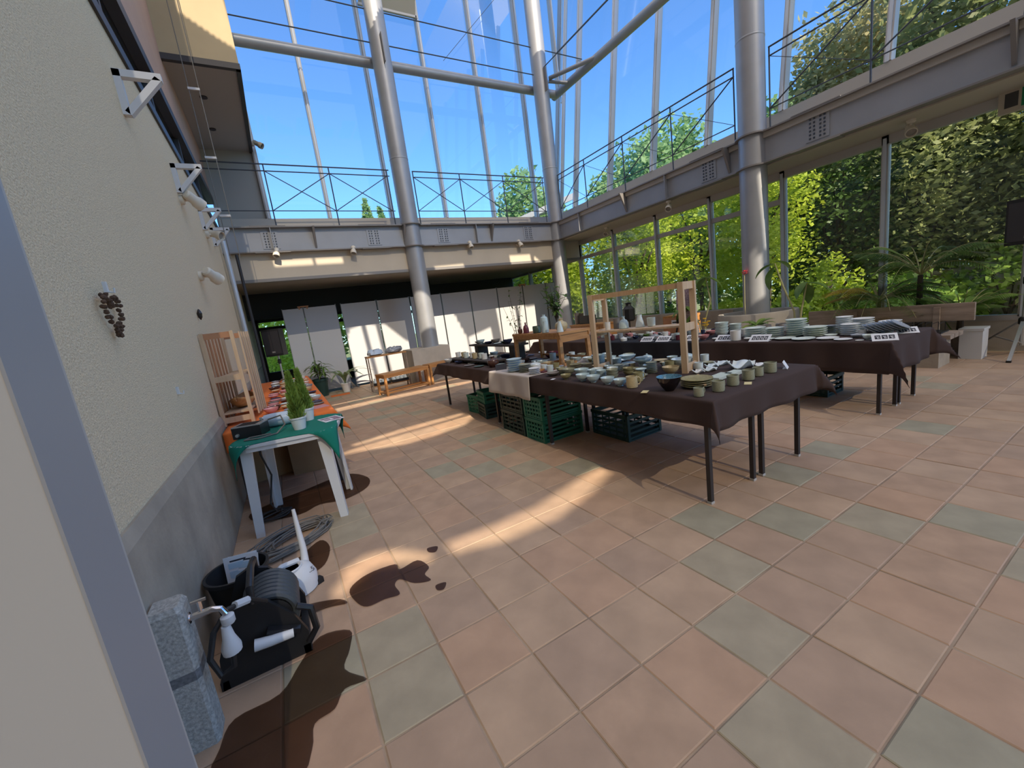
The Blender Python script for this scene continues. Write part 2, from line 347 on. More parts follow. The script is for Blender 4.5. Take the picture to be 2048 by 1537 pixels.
def ibeam(name, label, p, q, splices, stiff, brk, inward):
    p, q = Vector(p), Vector(q); L = (q - p).length; d = (q - p).normalized(); n = Vector(inward)
    t = thing(name, label, 'beam', p); ax = Matrix((d, n, Vector((0, 0, 1)))).transposed()
    def bx(c, s): return MB().box(ax @ Vector(c), s, M=ax)
    part('web', bx((L / 2, 0, .24), (L, .016, .48)), 'beam', t)
    part('top_flange', bx((L / 2, 0, .475), (L, .22, .022)), 'flange', t)
    part('bottom_flange', bx((L / 2, 0, .005), (L, .22, .022)), 'flange', t)
    for s in splices:
        m = part('splice_plate', bx((s, .014, .24), (.30, .012, .34)), 'beam', t)
        bm = MB()
        for a in (-.07, -.03, .03, .07):
            for k in range(6): bm.box(ax @ Vector((s + a * 1.3, .024, .11 + k * .052)), (.022, .016, .022), M=ax)
        part('bolts', bm, 'rail', m)
        part('flange_plate', bx((s, 0, .492), (.62, .23, .012)), 'flange', t); part('flange_plate', bx((s, 0, -.01), (.62, .23, .012)), 'flange', t)
    for s in stiff: part('stiffener', bx((s, .055, .24), (.014, .1, .45)), 'beam', t)
    for s in brk:
        o = ax @ Vector((s, .02, .0)); a = ax @ Vector((0, .20, 0)); z = Vector((0, 0, 1)); h = d * .02
        vs = [o + z * .46, o + z * .46 + a, o + z * .06]; part('bracket', MB().add([v - h for v in vs] + [v + h for v in vs], [(0, 1, 2), (5, 4, 3), (0, 3, 4, 1), (1, 4, 5, 2), (2, 5, 3, 0)]), 'flange', t)
    return t
ibeam('steel_beam', 'grey bolted steel beam running under the back railing', (XL, YB, 3.165), (XB - .2, YB, 3.165), [.84, 2.87, 4.53, 6.99], [.87, 5.4], [1.65, 5.84, 3.55], (0, -1, 0))
ibeam('steel_beam', 'grey steel beam from corner column to right column', (XB, YB - .2, 3.165), (XB, 4.3, 3.165), [4.5], [.9, 3.6], [2.48, 4.9], (-1, 0, 0))
ibeam('steel_beam', 'grey steel beam right of the right column', (XB, 3.92, 3.165), (XB, -1, 3.165), [.75], [], [2.58], (-1, 0, 0))

# ------------------------------------------------------------------ columns
def column(x, y, label, zb):
    t = thing('steel_column', label, 'column', (x, y, zb)); r = .205
    part('shaft', MB().lathe([(r, 0), (r, ZT - zb)], 36), 'steel', t, True)
    for z in (3.165, 3.65): part('collar', MB().lathe([(r, z - zb - .012), (r + .05, z - zb - .012), (r + .05, z - zb + .012), (r, z - zb + .012)], 36), 'flange', t, True)
    part('gusset', MB().box((-.02, -r - .03, 7.2 - zb), (.016, .16, .55)), 'flange', t); part('seam', MB().lathe([(r + .001, 5.05 - zb), (r + .004, 5.055 - zb), (r + .004, 5.075 - zb), (r + .001, 5.08 - zb)], 36), 'steel', t, True)
    return t
column(3.14, YB, 'round grey steel column standing on concrete pedestal by the bench', .8)
column(XB, YB, 'round grey steel column at the corner of the two balconies', 0)
column(XB, 4.11, 'thick round grey steel column rising from the curved planter', .5)
solo('column_pedestal', MB().prism([(-.5, -.40), (.42, -.40), (.42, .40), (-.5, .40)], 0, .80), 'concrete_lt', 'square concrete pedestal around the foot of the bench side column', 'pedestal', loc=(3.05, YB, 0))

# ------------------------------------------------------------------ railings
def railing(label, P, Q, posts, n):
    P, Q = Vector(P), Vector(Q); d = (Q - P).normalized(); t = thing('railing', label, 'railing', P); L = (Q - P).length
    def B(a, za, b, zb, r, nm): part(nm, MB().tube([d * a + Vector((0, 0, za)), d * b + Vector((0, 0, zb))], r, 6), 'rail', t)
    z0, z1, z2, z3 = 0, .31, 1.055, 1.18
    B(0, z3, L, z3, .013, 'top_rail'); B(0, z2, L, z2, .011, 'second_rail'); B(0, z1, L, z1, .009, 'bottom_rail')
    for s in posts: B(s, z0, s, z3, .013, 'post')
    for a, b in zip(posts[:-1], posts[1:]):
        if b - a > .7 and n: B(a, z1, b, z2, .011, 'brace_rod'); B(a, z2, b, z1, .005, 'brace_rod')
        elif b - a > .7: B(a, z2, b, z1, .011 if n else .009, 'brace_rod'); B(a, z1, b, z2, .006 if n else .009, 'brace_rod')
    return t
railing('thin dark railing on the back balcony left of the bench side column', (XL, YB - .03, 3.65), (2.85, YB - .03, 3.65), [1.0, 2.19, 3.4], 0)
railing('thin dark railing on the back balcony between the two rear columns', (3.39, YB - .03, 3.65), (7.08, YB - .03, 3.65), [0.01, 1.18, 2.4, 3.65], 0)
railing('thin dark railing along right balcony up to right column', (XB + .03, 9.35, 3.65), (XB + .03, 4.40, 3.65), [.01, 1.10, 2.40, 3.68, 4.94], 1)
railing('thin dark railing right of the right column', (XB + .03, 3.85, 3.65), (XB + .03, -1, 3.65), [.01, 1.27, 2.55, 3.83], 1)

# ------------------------------------------------------------------ tall sky glazing
g1 = struct('window_2', None, None, 'tall glazed back wall against the sky'); g2 = struct('window_3', None, None, 'tall outward leaning glazed wall on the right')
def mullion(par, p, q, nrm, w=.085, d=.14):
    p, q, n = Vector(p), Vector(q), Vector(nrm); m = MB(); m.bar(p, q, w, d, up=n); part('mullion', m, 'alum', par)
    part('mullion_cap', MB().bar(p - n * (d / 2 + .012), q - n * (d / 2 + .012), w * .45, .02, up=n), 'alum_lt', par)
bxs = [.34, 1.60, 3.07, 4.55, 6.03, 7.52]
for x in bxs: mullion(g1, (x, YG, 4.08), (x, YG, ZT), (0, 1, 0))
mullion(g1, (XW + .05, YG, 4.08), (XW + .05 + LEAN * (ZT - 4.08), YG, ZT), (0, 1, 0), .1)
zc = 4.08 + (8.75 - XW) / LEAN; mullion(g1, (8.85, YG, zc), (8.85, YG, ZT), (0, 1, 0))
for a, b in zip(bxs, bxs[1:] + [None]):
    if b: part('pane', MB().b2(a + .04, b - .04, YG + .02, YG + .032, 4.08, ZT), 'glass_up', g1)
    else:
        x0 = XW + .01; part('pane', MB().add([(a + .04, YG + .026, 4.08), (x0, YG + .026, 4.08), (x0 + LEAN * (ZT - 4.08), YG + .026, ZT), (a + .04, YG + .026, ZT)], [(0, 1, 2, 3)]), 'glass_up', g1)
part('pane', MB().b2(BX + .02, .30, YG + .02, YG + .03, 4.08, ZT), 'glass_up', g1)
rys = [9.68, 8.26, 6.85, 5.46, 4.06, 2.66, 1.26, -.14]
for y in rys: mullion(g2, (XW, y, 4.1), (XW + LEAN * (ZT - 4.1), y, ZT), (1, 0, 0))
mullion(g2, (XW, 10.35, 4.1), (XW + LEAN * (ZT - 4.1), 10.35, ZT), (1, 0, 0), .05, .1)
for a, b in zip([10.66] + rys, rys): part('pane', MB().add([(XW + .03, a - .04, 4.1), (XW + .03, b + .04, 4.1), (XW + .03 + LEAN * (ZT - 4.1), b + .04, ZT), (XW + .03 + LEAN * (ZT - 4.1), a - .04, ZT)], [(0, 1, 2, 3)]), 'glass_up', g2)
# vent flap high between two mullions
p = at(800, 12, y=YG - .1); vf = thing('vent_window', 'open beige vent flap high in the back glazing beside the column', 'vent', (3.82, YG - .1, 8.82))
part('flap', MB().box((.0, -.12, .24), (1.36, .03, .46), M=Matrix.Rotation(.5, 3, 'X')), 'soffit', vf); part('vent_frame', MB().box((0, 0, 0), (1.4, .06, .05)).box((0, 0, .55), (1.4, .06, .05)).box((.7, 0, .27), (.05, .06, .6)), 'alum', vf)

# ------------------------------------------------------------------ wind pipes and tie rods
ZP = 7.2; YP = YB + .33; XP = 8.12
pf = thing('pipe_bracing', 'grey steel pipe bracing along the tall glazing, joined at the corner', 'pipe', (XP, YP, ZP))
def pipe(nm, p, q, r): part(nm, MB().tube([Vector(p) - Vector((XP, YP, ZP)), Vector(q) - Vector((XP, YP, ZP))], r, 20), 'steel', pf, True)
pipe('back_pipe', (BX + .015, YP, ZP), (XP, YP, ZP), .105); pipe('right_pipe', (XP, YP + .12, ZP), (XP, -1, ZP), .105)
pipe('strut', (XB + .2, YB - .15, ZP + .1), (XP - .05, 8.2, ZP), .05); pipe('strut', (XB + .2, YB - .1, ZP + .05), (XP - .1, 9.3, ZP - .02), .045)
def rod(label, p, q, r=.012): return solo('tie_rod', MB().tube([p, q], r, 6), 'rail', label, 'rod', 'thin tie rods in the glazing')
rod('thin tie rod just above the horizontal back pipe', (BX, YB, 7.42), (XB, YB, 7.40)); rod('thin upper tie rod crossing the back glazing', (1.0, YB, 8.05), (8.9, YB, 8.05))
rod('faint tie rod slanting between the two back rods', (4.9, YB + .6, 7.7), (6.8, YB + .6, 9.6), .006); rod('thin tie rod from corner column along the right glazing', (XB, YB, 7.5), (XB, -1, 7.5)); rod('thin upper tie rod along right glazing meeting at the corner', (8.0, YB, 8.05), (8.0, -1, 8.05))

# ------------------------------------------------------------------ lower right windows
g3 = struct('window_4', None, None, 'row of tall garden windows under the right balcony')
def win_m(par, y, z0=.45): part('mullion', MB().b2(XW - .05, XW + .05, y - .04, y + .04, z0, 3.14), 'alum', par); part('mullion_cap', MB().b2(XW - .075, XW - .05, y - .02, y + .02, z0, 3.1), 'alum_lt', par)
lys = [13.9, 12.5, 11.08] + rys
for y in lys: win_m(g3, y)
part('head', MB().b2(XW - .05, XW + .05, -1, 14, 3.02, 3.14), 'alum', g3); part('sill_rail', MB().b2(XW - .05, XW + .05, -1, 14, .40, .47), 'alum', g3)
part('transom', MB().b2(XW - .04, XW + .04, 4.06, 14, 2.60, 2.69), 'alum', g3)
for a, b in zip(lys, lys[1:]):
    part('pane', MB().b2(XW - .004, XW + .004, b + .04, a - .04, .47, 2.60 if a > 4.2 else 3.02), 'glass_low', g3)
    if a > 4.2: part('pane', MB().b2(XW - .004, XW + .004, b + .04, a - .04, 2.69, 3.02), 'glass_low', g3)
struct('wall_right', MB().b2(XW - .04, XW + .12, -1, 14, -.1, .41), 'concrete_lt', 'low pale wall under the garden windows')
struct('trim_5', MB().b2(XW - .42, XW - .05, 4.8, 9.6, 0, .83), 'concrete', 'grey concrete ledge under the far garden windows')
# ------------------------------------------------------------------ rear zone behind the white panels
g4 = struct('window_5', None, None, 'rear garden window seen beside the white panels')
part('pane', MB().b2(XL, 4.2, 13.9, 13.91, .55, 2.1), 'glass_low', g4)
for x in (XL + .1, .9, 2.0, 3.1, 4.2): part('mullion', MB().b2(x - .04, x + .04, 13.86, 13.95, .55, 2.66), 'dkmetal', g4)
part('transom', MB().b2(XL, 4.2, 13.87, 13.94, 1.78, 1.88), 'dkmetal', g4)
struct('wall_back', MB().b2(XL, 4.2, 13.8, 14, 0, .55).b2(4.2, XW, 13.8, 14, 0, 2.66).b2(XL, 4.2, 13.86, 14, 2.02, 2.66), 'dark_wall', 'dark rear wall with window')
struct('trim_6', MB().b2(XL, 4.3, 12.2, 12.35, 2.02, 2.66), 'black_wall', 'black header above the white panels')
# ------------------------------------------------------------------ added milky roof, unseen: warm diffuse fill, slots cut to place the sun strips
ZR = 12.3; ts = math.tan(SUN_EL); OPEN = []      # (x0, x1, lo(x), hi(x)) in the plane of the roof
def lin(xs, ys): return lambda x: float(np.interp(x, xs, ys))
def open_up(xs, ylo, zlo, yhi, zhi):
    xs, ylo, zlo, yhi, zhi = [np.array(q, float) + 0 * np.array(xs, float) for q in (xs, ylo, zlo, yhi, zhi)]
    tl = (ZR - zlo) / ts; th = (ZR - zhi) / ts; xw = xs - SUN_AZ * (tl + th) / 2; OPEN.append((xw[0], xw[-1], lin(xw, ylo - tl), lin(xw, yhi - th)))
def open_floor(xs, lo, hi): open_up(xs, lo, 0, hi, 0)
def open_wall(y, xs, lo, hi): open_up(xs, y, lo, y, hi)
open_floor([.63, .95, 1.33, 1.7, 2.1], [2.16, 2.07, 2.06, 2.17, 2.35], [2.30, 2.28, 2.29, 2.39, 2.49])
open_floor([-.04, .05, .2, .35, .5], [2.12, 2.26, 2.35, 2.28, 2.18], [2.22, 2.46, 2.54, 2.46, 2.28])
open_floor([.35, .65, 1.0, 1.4, 1.86, 2.15], [4.95, 4.86, 4.68, 4.69, 4.82, 5.1], [5.02, 5.12, 5.14, 5.16, 5.2, 5.25])
open_floor([.5, 1.15, 1.75, 2.1], [5.2, 5.24, 5.28, 5.34], [5.3, 5.44, 5.47, 5.47])
open_floor([.65, 1.5, 2.9, 3.5], [7.92, 7.98, 7.86, 7.9], [8.3, 8.38, 8.3, 8.1])
open_floor([.65, 3.5], [8.75, 8.8], [8.83, 8.9])
for xs, lo, hi in [([1.5, 1.62, 1.93], .0, [1.2, 1.48, 1.55]), ([2.03, 2.26], .0, [1.55, 1.5]), ([2.36, 2.5, 2.95, 3.6], .0, [1.5, 1.5, 1.0, .6]),
                   ([3.7, 4.45, 4.75], .1, [1.62, 1.64, .8]), ([4.8, 5.6], .1, [.8, 1.0]), ([5.85, 6.5], .1, [1.78, 1.78]), ([6.62, 6.95, 7.8], .1, [1.75, 1.45, 1.48])]: open_wall(10.98, xs, lo, hi)
open_wall(YB, [.2, .9], 2.93, 3.05); open_wall(YB, [1.0, 1.5], 2.93, 3.05)
open_wall(YB - .2, [2.9, 3.4], [7.6, 8.3], [9.3, 9.3]); open_wall(YB - .2, [7.1, 7.6], 7.9, 10.5)
open_wall(BY, [-.3, .05, .3], [6.1, 5.85, 5.7], [6.3, 7.2, 7.6]); open_wall(BY, [-.55, -.42], [5.9, 5.6], [7.5, 7.5])
open_wall(4.11, [7.0, 7.3], [.9, .9], [2.2, 1.5]); open_wall(4.11, [7.25, 7.42], [1.7, 1.6], [2.9, 2.9])
sw = MB(); x = -3.2; dx = .06
while x < 9.8:
    xm = x + dx / 2; iv = sorted([(o[2](xm), o[3](xm)) for o in OPEN if o[0] <= xm <= o[1]]); y = -17.0
    for a, b in iv + [(11.0, 11.0)]:
        if a > y: sw.add([(x, y, ZR), (x + dx, y, ZR), (x + dx, a, ZR), (x, a, ZR)], [(0, 1, 2, 3)])
        y = max(y, b)
    x += dx
struct('ceiling_added_filter', sw, 'fill_membrane', 'added unseen milky roof diffusing warm fill, slots shaped for the sun strips')
struct('wall_south', MB().b2(-3.2, XW + 1.4, -17.2, -17.0, 0, ZR), 'cream', 'cream end wall behind the viewer'); struct('wall_west', MB().b2(-3.3, -3.2, -17.0, .9, 0, ZR), 'cream', 'cream side wall behind the viewer')

# ------------------------------------------------------------------ near wall end at the left edge of the picture
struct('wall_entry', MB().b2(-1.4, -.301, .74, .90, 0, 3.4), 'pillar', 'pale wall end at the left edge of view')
struct('trim_7', MB().b2(-.302, -.298, .739, .884, 0, 3.4), 'pillar_side', 'grey jamb face on the near wall end')  # thin darker grey sheet over the right face of the wall end

# ================================================================== outdoors
solo('lawn', MB().b2(8.4, 60, -30, 70, -.3, -.12).b2(-30, 8.4, 14.0, 70, -.3, -.12), 'grass', 'sunny garden lawn beyond the windows', 'lawn')
solo('garden_path', MB().b2(9.2, 12.5, -8, 3.6, -.12, -.08), 'path', 'pale garden path outside the right hand windows', 'path')
solo('garden_wall', MB().b2(13.4, 13.8, -6, 5.2, -.2, .9).b2(13.35, 13.85, -6, 5.2, .9, .98), 'path', 'low pale wall behind the garden path', 'wall')
def leaves(cen, rad, n, size, clumps, seed, flat=.5, shell=.6, aspect=.55):
    g = np.random.default_rng(seed)
    d = g.normal(size=(clumps, 3)); d /= np.linalg.norm(d, axis=1)[:, None]; cc = d * (shell + (1 - shell) * g.random((clumps, 1))) * np.array(rad) + np.array(cen)
    k = g.integers(0, clumps, n); e = g.normal(size=(n, 3)); e /= np.linalg.norm(e, axis=1)[:, None]
    P = cc[k] + e * g.random((n, 1)) ** .5 * np.array(rad) * .36
    a = g.normal(size=(n, 3)); a[:, 2] *= flat; a /= np.linalg.norm(a, axis=1)[:, None]
    b = np.cross(a, g.normal(size=(n, 3))); b /= np.linalg.norm(b, axis=1)[:, None]; s = size * (.6 + .8 * g.random((n, 1)))
    V4 = np.stack([P - a * s, P + b * s * aspect, P + a * s, P - b * s * aspect], 1).reshape(-1, 3)
    return V4
def quads(name, V4, m, parent=None):
    n = len(V4) // 4; me = bpy.data.meshes.new(name); me.vertices.add(4 * n); me.vertices.foreach_set('co', V4.astype(np.float32).ravel())
    me.loops.add(4 * n); me.loops.foreach_set('vertex_index', np.arange(4 * n, dtype=np.int32)); me.polygons.add(n)
    me.polygons.foreach_set('loop_start', np.arange(0, 4 * n, 4, dtype=np.int32)); me.materials.append(MATS[m]); me.update(calc_edges=True); me.validate()
    return link(name, me, parent)
def tree(name, label, loc, h, rad, m, n, size, clumps, seed, trunk=.09, group='garden trees', cat='tree', forks=4, flat=.5):
    t = thing(name, label, cat, loc, 0, group); zc = h - rad[2]; quads('foliage', leaves((0, 0, zc), rad, n, size, clumps, seed, flat), m, t)
    g = random.Random(seed); tb = MB(); tb.tube([(0, 0, -.1), (g.uniform(-.1, .1), g.uniform(-.1, .1), zc * .5), (g.uniform(-.15, .15), 0, zc)], [trunk, trunk * .8, trunk * .5], 8)
    for k in range(forks):
        a = g.uniform(0, 6.28); tb.tube([(0, 0, zc * g.uniform(.3, .7)), (math.cos(a) * rad[0] * .35, math.sin(a) * rad[1] * .35, zc), (math.cos(a) * rad[0] * .7, math.sin(a) * rad[1] * .7, zc + rad[2] * .4)], [trunk * .5, trunk * .35, trunk * .15], 6)
    part('trunk', tb, 'bark', t, True); return t
TR = [  # label, x, y, h, rad, mat, n, size, clumps
 ('bright yellow green maple just outside the windows left of right column', 14.0, 9.8, 5.4, (2.0, 2.0, 2.2), 'leaf_bright', 11000, .075, 90),
 ('bright lime maple glowing behind the right column', 11.0, 5.9, 4.5, (1.4, 1.15, 1.7), 'leaf_bright', 7500, .058, 80),
 ('mid green tree between right column and dark broadleaf tree', 12.8, 5.0, 5.0, (1.35, 1.35, 2.3), 'leaf_dark', 9500, .06, 80),
 ('yellow green sapling crown low beside right column', 10.6, 4.3, 1.7, (.6, .5, .7), 'leaf_bright', 1600, .05, 30),
 ('mid green tree outside between corner column and pine shelf', 10.9, 10.1, 4.5, (1.4, 1.4, 1.8), 'leaf_bright', 7500, .06, 80),
 ('leafy green tree outside just right of the corner column', 13.6, 15.8, 5.4, (2.0, 1.9, 2.3), 'leaf_bright', 5000, .10, 70),
 ('dark broadleaf tree outside behind the wooden backrest', 13.2, 3.7, 5.4, (1.6, 1.5, 2.5), 'leaf_olive', 12000, .065, 90),
 ('large olive broadleaf tree towering at the upper right', 15.0, 2.4, 9.8, (2.5, 2.4, 4.6), 'leaf_olive', 30000, .09, 200),
 ('tawny leaved tree behind the upper right railing', 17.0, 6.1, 9.4, (2.2, 1.9, 3.8), 'leaf_tan', 18000, .10, 120),
 ('soft green tree peeking left of the tawny tree', 19.0, 9.3, 8.0, (2.2, 1.8, 2.7), 'leaf_far', 5000, .16, 70),
 ('dark tree at the right window near the loudspeaker', 13.6, .9, 5.2, (1.7, 1.7, 2.6), 'leaf_olive', 13000, .065, 90),
 ('shaded evergreen deep behind the bright maples', 18.5, 12.2, 6.4, (2.4, 3.0, 3.0), 'leaf_mid', 6000, .15, 80),
 ('shaded evergreen behind the dark broadleaf tree', 18.0, 5.2, 6.4, (2.0, 2.8, 3.1), 'leaf_dark', 6000, .15, 80),
 ('round crowned far tree right of the corner column above the beam', 20.5, 18.8, 10.2, (2.6, 2.3, 3.6), 'leaf_far', 9000, .17, 80),
 ('tallest far tree in the middle of the right glazing', 20.0, 15.2, 9.7, (2.6, 2.2, 3.6), 'leaf_far', 9000, .17, 80),
 ('far tree between the two tall crowns in the right glazing', 21.0, 17.0, 8.8, (2.2, 2.0, 3.2), 'leaf_far', 6000, .17, 60),
 ('distant green tree left of the corner column above the back ledge', 17.5, 25.5, 10.6, (2.4, 2.2, 3.6), 'leaf_far', 7000, .2, 60),
 ('green tree seen through the rear window beside the left loudspeaker', .2, 21.0, 4.5, (2.4, 1.8, 2.2), 'leaf_bright', 6000, .12, 60),
 ('green tree seen through slit between white panels', 3.6, 21.5, 4.8, (2.4, 1.8, 2.3), 'leaf_mid', 5000, .12, 60),
 ('tree outside the far right rear windows above the panels', 11.8, 16.6, 4.8, (2.2, 2.2, 2.0), 'leaf_bright', 6000, .11, 60),
]
for k, (lab, x, y, h, rad, m, n, sz, cl) in enumerate(TR): tree('garden_tree', lab, (x, y, -.12), h, rad, m, n, sz, cl, 100 + k, .09 if h < 6 else .16)
BU = [('low sunlit shrub outside left of the curved planter', 10.2, 6.6, .9, 'leaf_bright'), ('low green shrub outside below the leafy tree', 10.3, 9.0, 1.0, 'leaf_mid'), ('low shrub outside by the corner column', 10.4, 11.4, 1.0, 'leaf_mid'),
      ('bright yellow shrub outside right of the right column', 10.3, 4.5, 1.0, 'leaf_bright'), ('dark shrub outside behind the wooden backrest', 10.6, 3.2, 1.1, 'leaf_mid'), ('round shrub outside near the garden path', 13.0, 2.2, 1.5, 'leaf_mid'), ('pale shrub outside at the right edge', 12.9, .3, 1.3, 'leaf_olive'),
      ('dim shrub below the shaded evergreen', 13.4, 7.2, 1.5, 'leaf_mid'), ('dim shrub further back below the evergreens', 12.6, 12.6, 1.8, 'leaf_mid'), ('tall dim shrub filling the gap behind the lime maple', 16.0, 7.4, 3.2, 'leaf_mid'), ('tall dim shrub filling the gap near corner column', 16.5, 14.5, 3.2, 'leaf_mid'), ('shrub bank beyond the rear window', -.6, 18.0, 1.3, 'leaf_bright')]
for k, (lab, x, y, h, m) in enumerate(BU):
    t = thing('garden_shrub', lab, 'shrub', (x, y, -.12), 0, 'garden shrubs'); quads('foliage', leaves((0, 0, h * .55), (.95, .95, h * .55), 2000, .07 if h < 2 else .1, 40, 300 + k, .7, .5), m, t)
    tb = MB()
    for q in range(5): a = q * 1.3; tb.tube([(0, 0, 0), (.4 * math.cos(a), .4 * math.sin(a), h * .7)], [.02, .008], 5)
    part('stem', tb, 'bark', t)
for lab, px, py, r in [('slim far conifer tip above the ledge left of its smaller twin', 727, 392, .32), ('small far conifer tip right of the taller one', 758, 408, .28)]:
    p = at(px, py, y=26); t = thing('far_conifer', lab, 'tree', (p[0], 26, -.12), 0, 'far conifer tips'); h = p[2]
    zz = rng.random(900) ** .6; ang = rng.random(900) * 6.28; rr = zz * r * 2.4; cen = np.stack([rr * np.cos(ang), rr * np.sin(ang), h - zz * 3.2], 1); d = rng.normal(size=(900, 3)) * .09; e = rng.normal(size=(900, 3)) * .07
    quads('foliage', np.stack([cen - d, cen + e, cen + d, cen - e], 1).reshape(-1, 3), 'leaf_far', t); part('trunk', MB().tube([(0, 0, 0), (0, 0, h - .3)], [.12, .02], 6), 'bark', t)
t = thing('glazed_annex', 'blue grey sloping annex roof outside left of the corner column', 'building', (10.6, 16.5, 0))
part('wall', MB().b2(-.9, 3.5, 0, 3, -.1, 5.0), 'far_roof', t); part('roof', MB().add([(-1.1, -.1, 5.2), (3.6, -.1, 6.8), (3.6, 3, 6.8), (-1.1, 3, 5.2), (-1.1, -.1, 5.0), (3.6, -.1, 6.5), (3.6, 3, 6.5), (-1.1, 3, 5.0)], [(0, 1, 2, 3), (7, 6, 5, 4), (0, 4, 5, 1), (3, 2, 6, 7), (0, 3, 7, 4), (1, 5, 6, 2)]), 'beam', t)
for x in (-.4, .3, 1.0, 1.7): part('glazing_bar', MB().b2(x - .03, x + .03, -.06, -.02, 4.0, 5.3 + x * .34), 'dkmetal', t)

# ================================================================== white exhibition panels
PX = [(.17, .62), (.63, 1.36), (1.47, 2.34), (2.36, 3.22), (3.25, 4.12), (4.14, 5.02), (5.04, 5.92), (5.94, 6.84), (6.86, 7.72), (7.74, 8.1)]
PL = ['narrow white exhibition panel at the left end of the row', 'white exhibition panel left of the green slit', 'white exhibition panel right of the green slit', 'white exhibition panel left of the column', 'white exhibition panel hidden partly by the column', 'white exhibition panel just right of the column', 'white exhibition panel behind the dark plank shelf', 'white exhibition panel behind the leafy cut branches', 'white exhibition panel left of the corner column', 'narrow white exhibition panel behind the corner column']
for (a, b), lab in zip(PX, PL):
    wd = b - a; t = thing('exhibition_panel', lab, 'panel', ((a + b) / 2, 11, 0), random.uniform(-.006, .006), 'row of white exhibition panels')
    part('board', MB().b2(-wd / 2 + .012, wd / 2 - .012, -.02, .02, .07, 2.12), 'panel', t)
    for s in (-1, 1): part('edge_post', MB().b2(s * (wd / 2 - .007) - .006, s * (wd / 2 - .007) + .006, -.022, .022, .0, 2.14), 'panel_edge', t); part('foot', MB().b2(s * (wd / 2 - .03) - .015, s * (wd / 2 - .03) + .015, -.18, .18, 0, .03), 'panel_edge', t)
for k, x in enumerate((.63, 6.85)): solo('panel_clip', MB().b2(-.12, .12, -.05, .05, 0, .025).b2(-.1, -.07, -.035, .035, -.05, 0).b2(.07, .1, -.035, .035, -.05, 0), 'pine_red', ('reddish wooden clip on top of the left pair of panels', 'reddish wooden clip on top of the panels left of corner column')[k], 'clip', loc=(x, 11, 2.14 + .05 - .048))

# ================================================================== spot lamps
def spot(label, p, aim, mount):
    t = thing('spot_lamp', label, 'lamp', p, 0, 'white swivel spot lamps'); p = Vector(p); n = Vector(mount); aim = Vector(aim).normalized()
    part('canopy', MB().lathe([(.05, 0), (.05, .03), (.035, .04)], 16, M=n.to_track_quat('Z', 'Y').to_matrix()), 'spot_white', t, True)
    j = n * .12; part('arm', MB().tube([n * .03, j], .016, 8), 'spot_white', t)
    M = aim.to_track_quat('Z', 'Y').to_matrix(); h = part('head', MB().lathe([(.035, -.10), (.048, -.085), (.048, .0), (.062, .03), (.062, .09), (.054, .09), (.05, .05)], 20, j, M=M), 'spot_white', t, True)
    part('lens', MB().lathe([(.052, .06), (.0, .062)], 16, j, M=M), 'spot_glass', h)
for lab, px, py in [('white spot lamp on the beige fascia nearest the left wall', 553, 508), ('white spot lamp on the fascia second from left wall', 705, 503), ('white spot lamp on the fascia just right of the column', 937, 492), ('white spot lamp on the fascia nearest the corner column', 1035, 489)]:
    p = at(px, py, y=YB + .04); spot(lab, (p[0], YB + .04, p[2]), (random.uniform(-.3, .4), -.5, -1), (0, -1, 0))
for lab, px, py, aim in [('white twin spot lamp highest on the stucco wall', 360, 400, (.6, .7, -.5)), ('white spot lamp on the stucco wall under the last bracket', 412, 470, (.8, -.6, -.4)), ('white spot lamp low on the stucco wall near the pipe', 398, 553, (.5, .8, -.5))]:
    p = at(px, py, x=XL); spot(lab, (XL, p[1], p[2]), aim, (1, 0, 0))
for lab, px, py in [('white spot lamp under the right soffit near the corner column', 1212, 455), ('white spot lamp under the right soffit midway', 1337, 402), ('white spot lamp under the right soffit right of the right column', 1822, 240)]:
    p = at(px, py, z=3.14); spot(lab, (p[0], p[1], 3.14), (-.7, -.3, -.6), (0, 0, -1))
for k, (px, py) in enumerate([(484, 243), (500, 300)]):
    p = at(px, py, x=BX + .012); spot(('white spot lamp on the edge of the cream block soffit', 'small white spot lamp further along the cream block edge')[k], (BX + .012, min(10.4, max(8.6, p[1])), BZ + .02), (.7, -.3, -.5), (1, 0, 0))
# ================================================================== shelf brackets, pipes and hangings on the left wall
for lab, px, py in [('white triangular bracket high on the stucco wall nearest the viewer', 215, 110), ('second white triangular bracket along the stucco wall', 337, 318), ('third white triangular bracket along the stucco wall', 395, 418), ('farthest white triangular bracket on the stucco wall', 418, 452)]:
    p = at(px, py, x=XL); t = thing('wall_bracket', lab, 'bracket', (XL, p[1], 3.30), 0, 'white wall brackets')
    part('arm', MB().box((.13, 0, -.02), (.26, .05, .045)), 'white_paint', t); part('wall_plate', MB().box((.02, 0, -.14), (.04, .05, .28)), 'white_paint', t)
    part('strut', MB().bar((.03, 0, -.27), (.24, 0, -.03), .05, .04), 'white_paint', t)
solo('downpipe', MB().tube([(XL + .08, 9.05, 3.3), (XL + .08, 9.05, 1.2), (XL + .08, 9.05, .0)], .04, 10), 'alum_lt', 'pale vertical pipe at the far end of the stucco wall', 'pipe', smooth=True)
solo('conduit_pipe', MB().tube([(XL + .22, 9.3, 3.1), (XL + .22, 9.3, 0)], .028, 10), 'dkmetal', 'thin dark pipe beside the pale vertical pipe', 'pipe', smooth=True)
t = thing('hoist_cable', 'pair of thin hanging cables with small spreaders below the cream block', 'cable', (-.385, 7.45, 0))
for dx in (0, .12): part('cable', MB().tube([(dx, 0, 2.7), (dx, 0, 10)], .006, 5), 'cable_grey', t)
for z in (3.3, 4.1, 5.0): part('spreader', MB().b2(-.01, .13, -.012, .012, z, z + .03), 'white_paint', t)
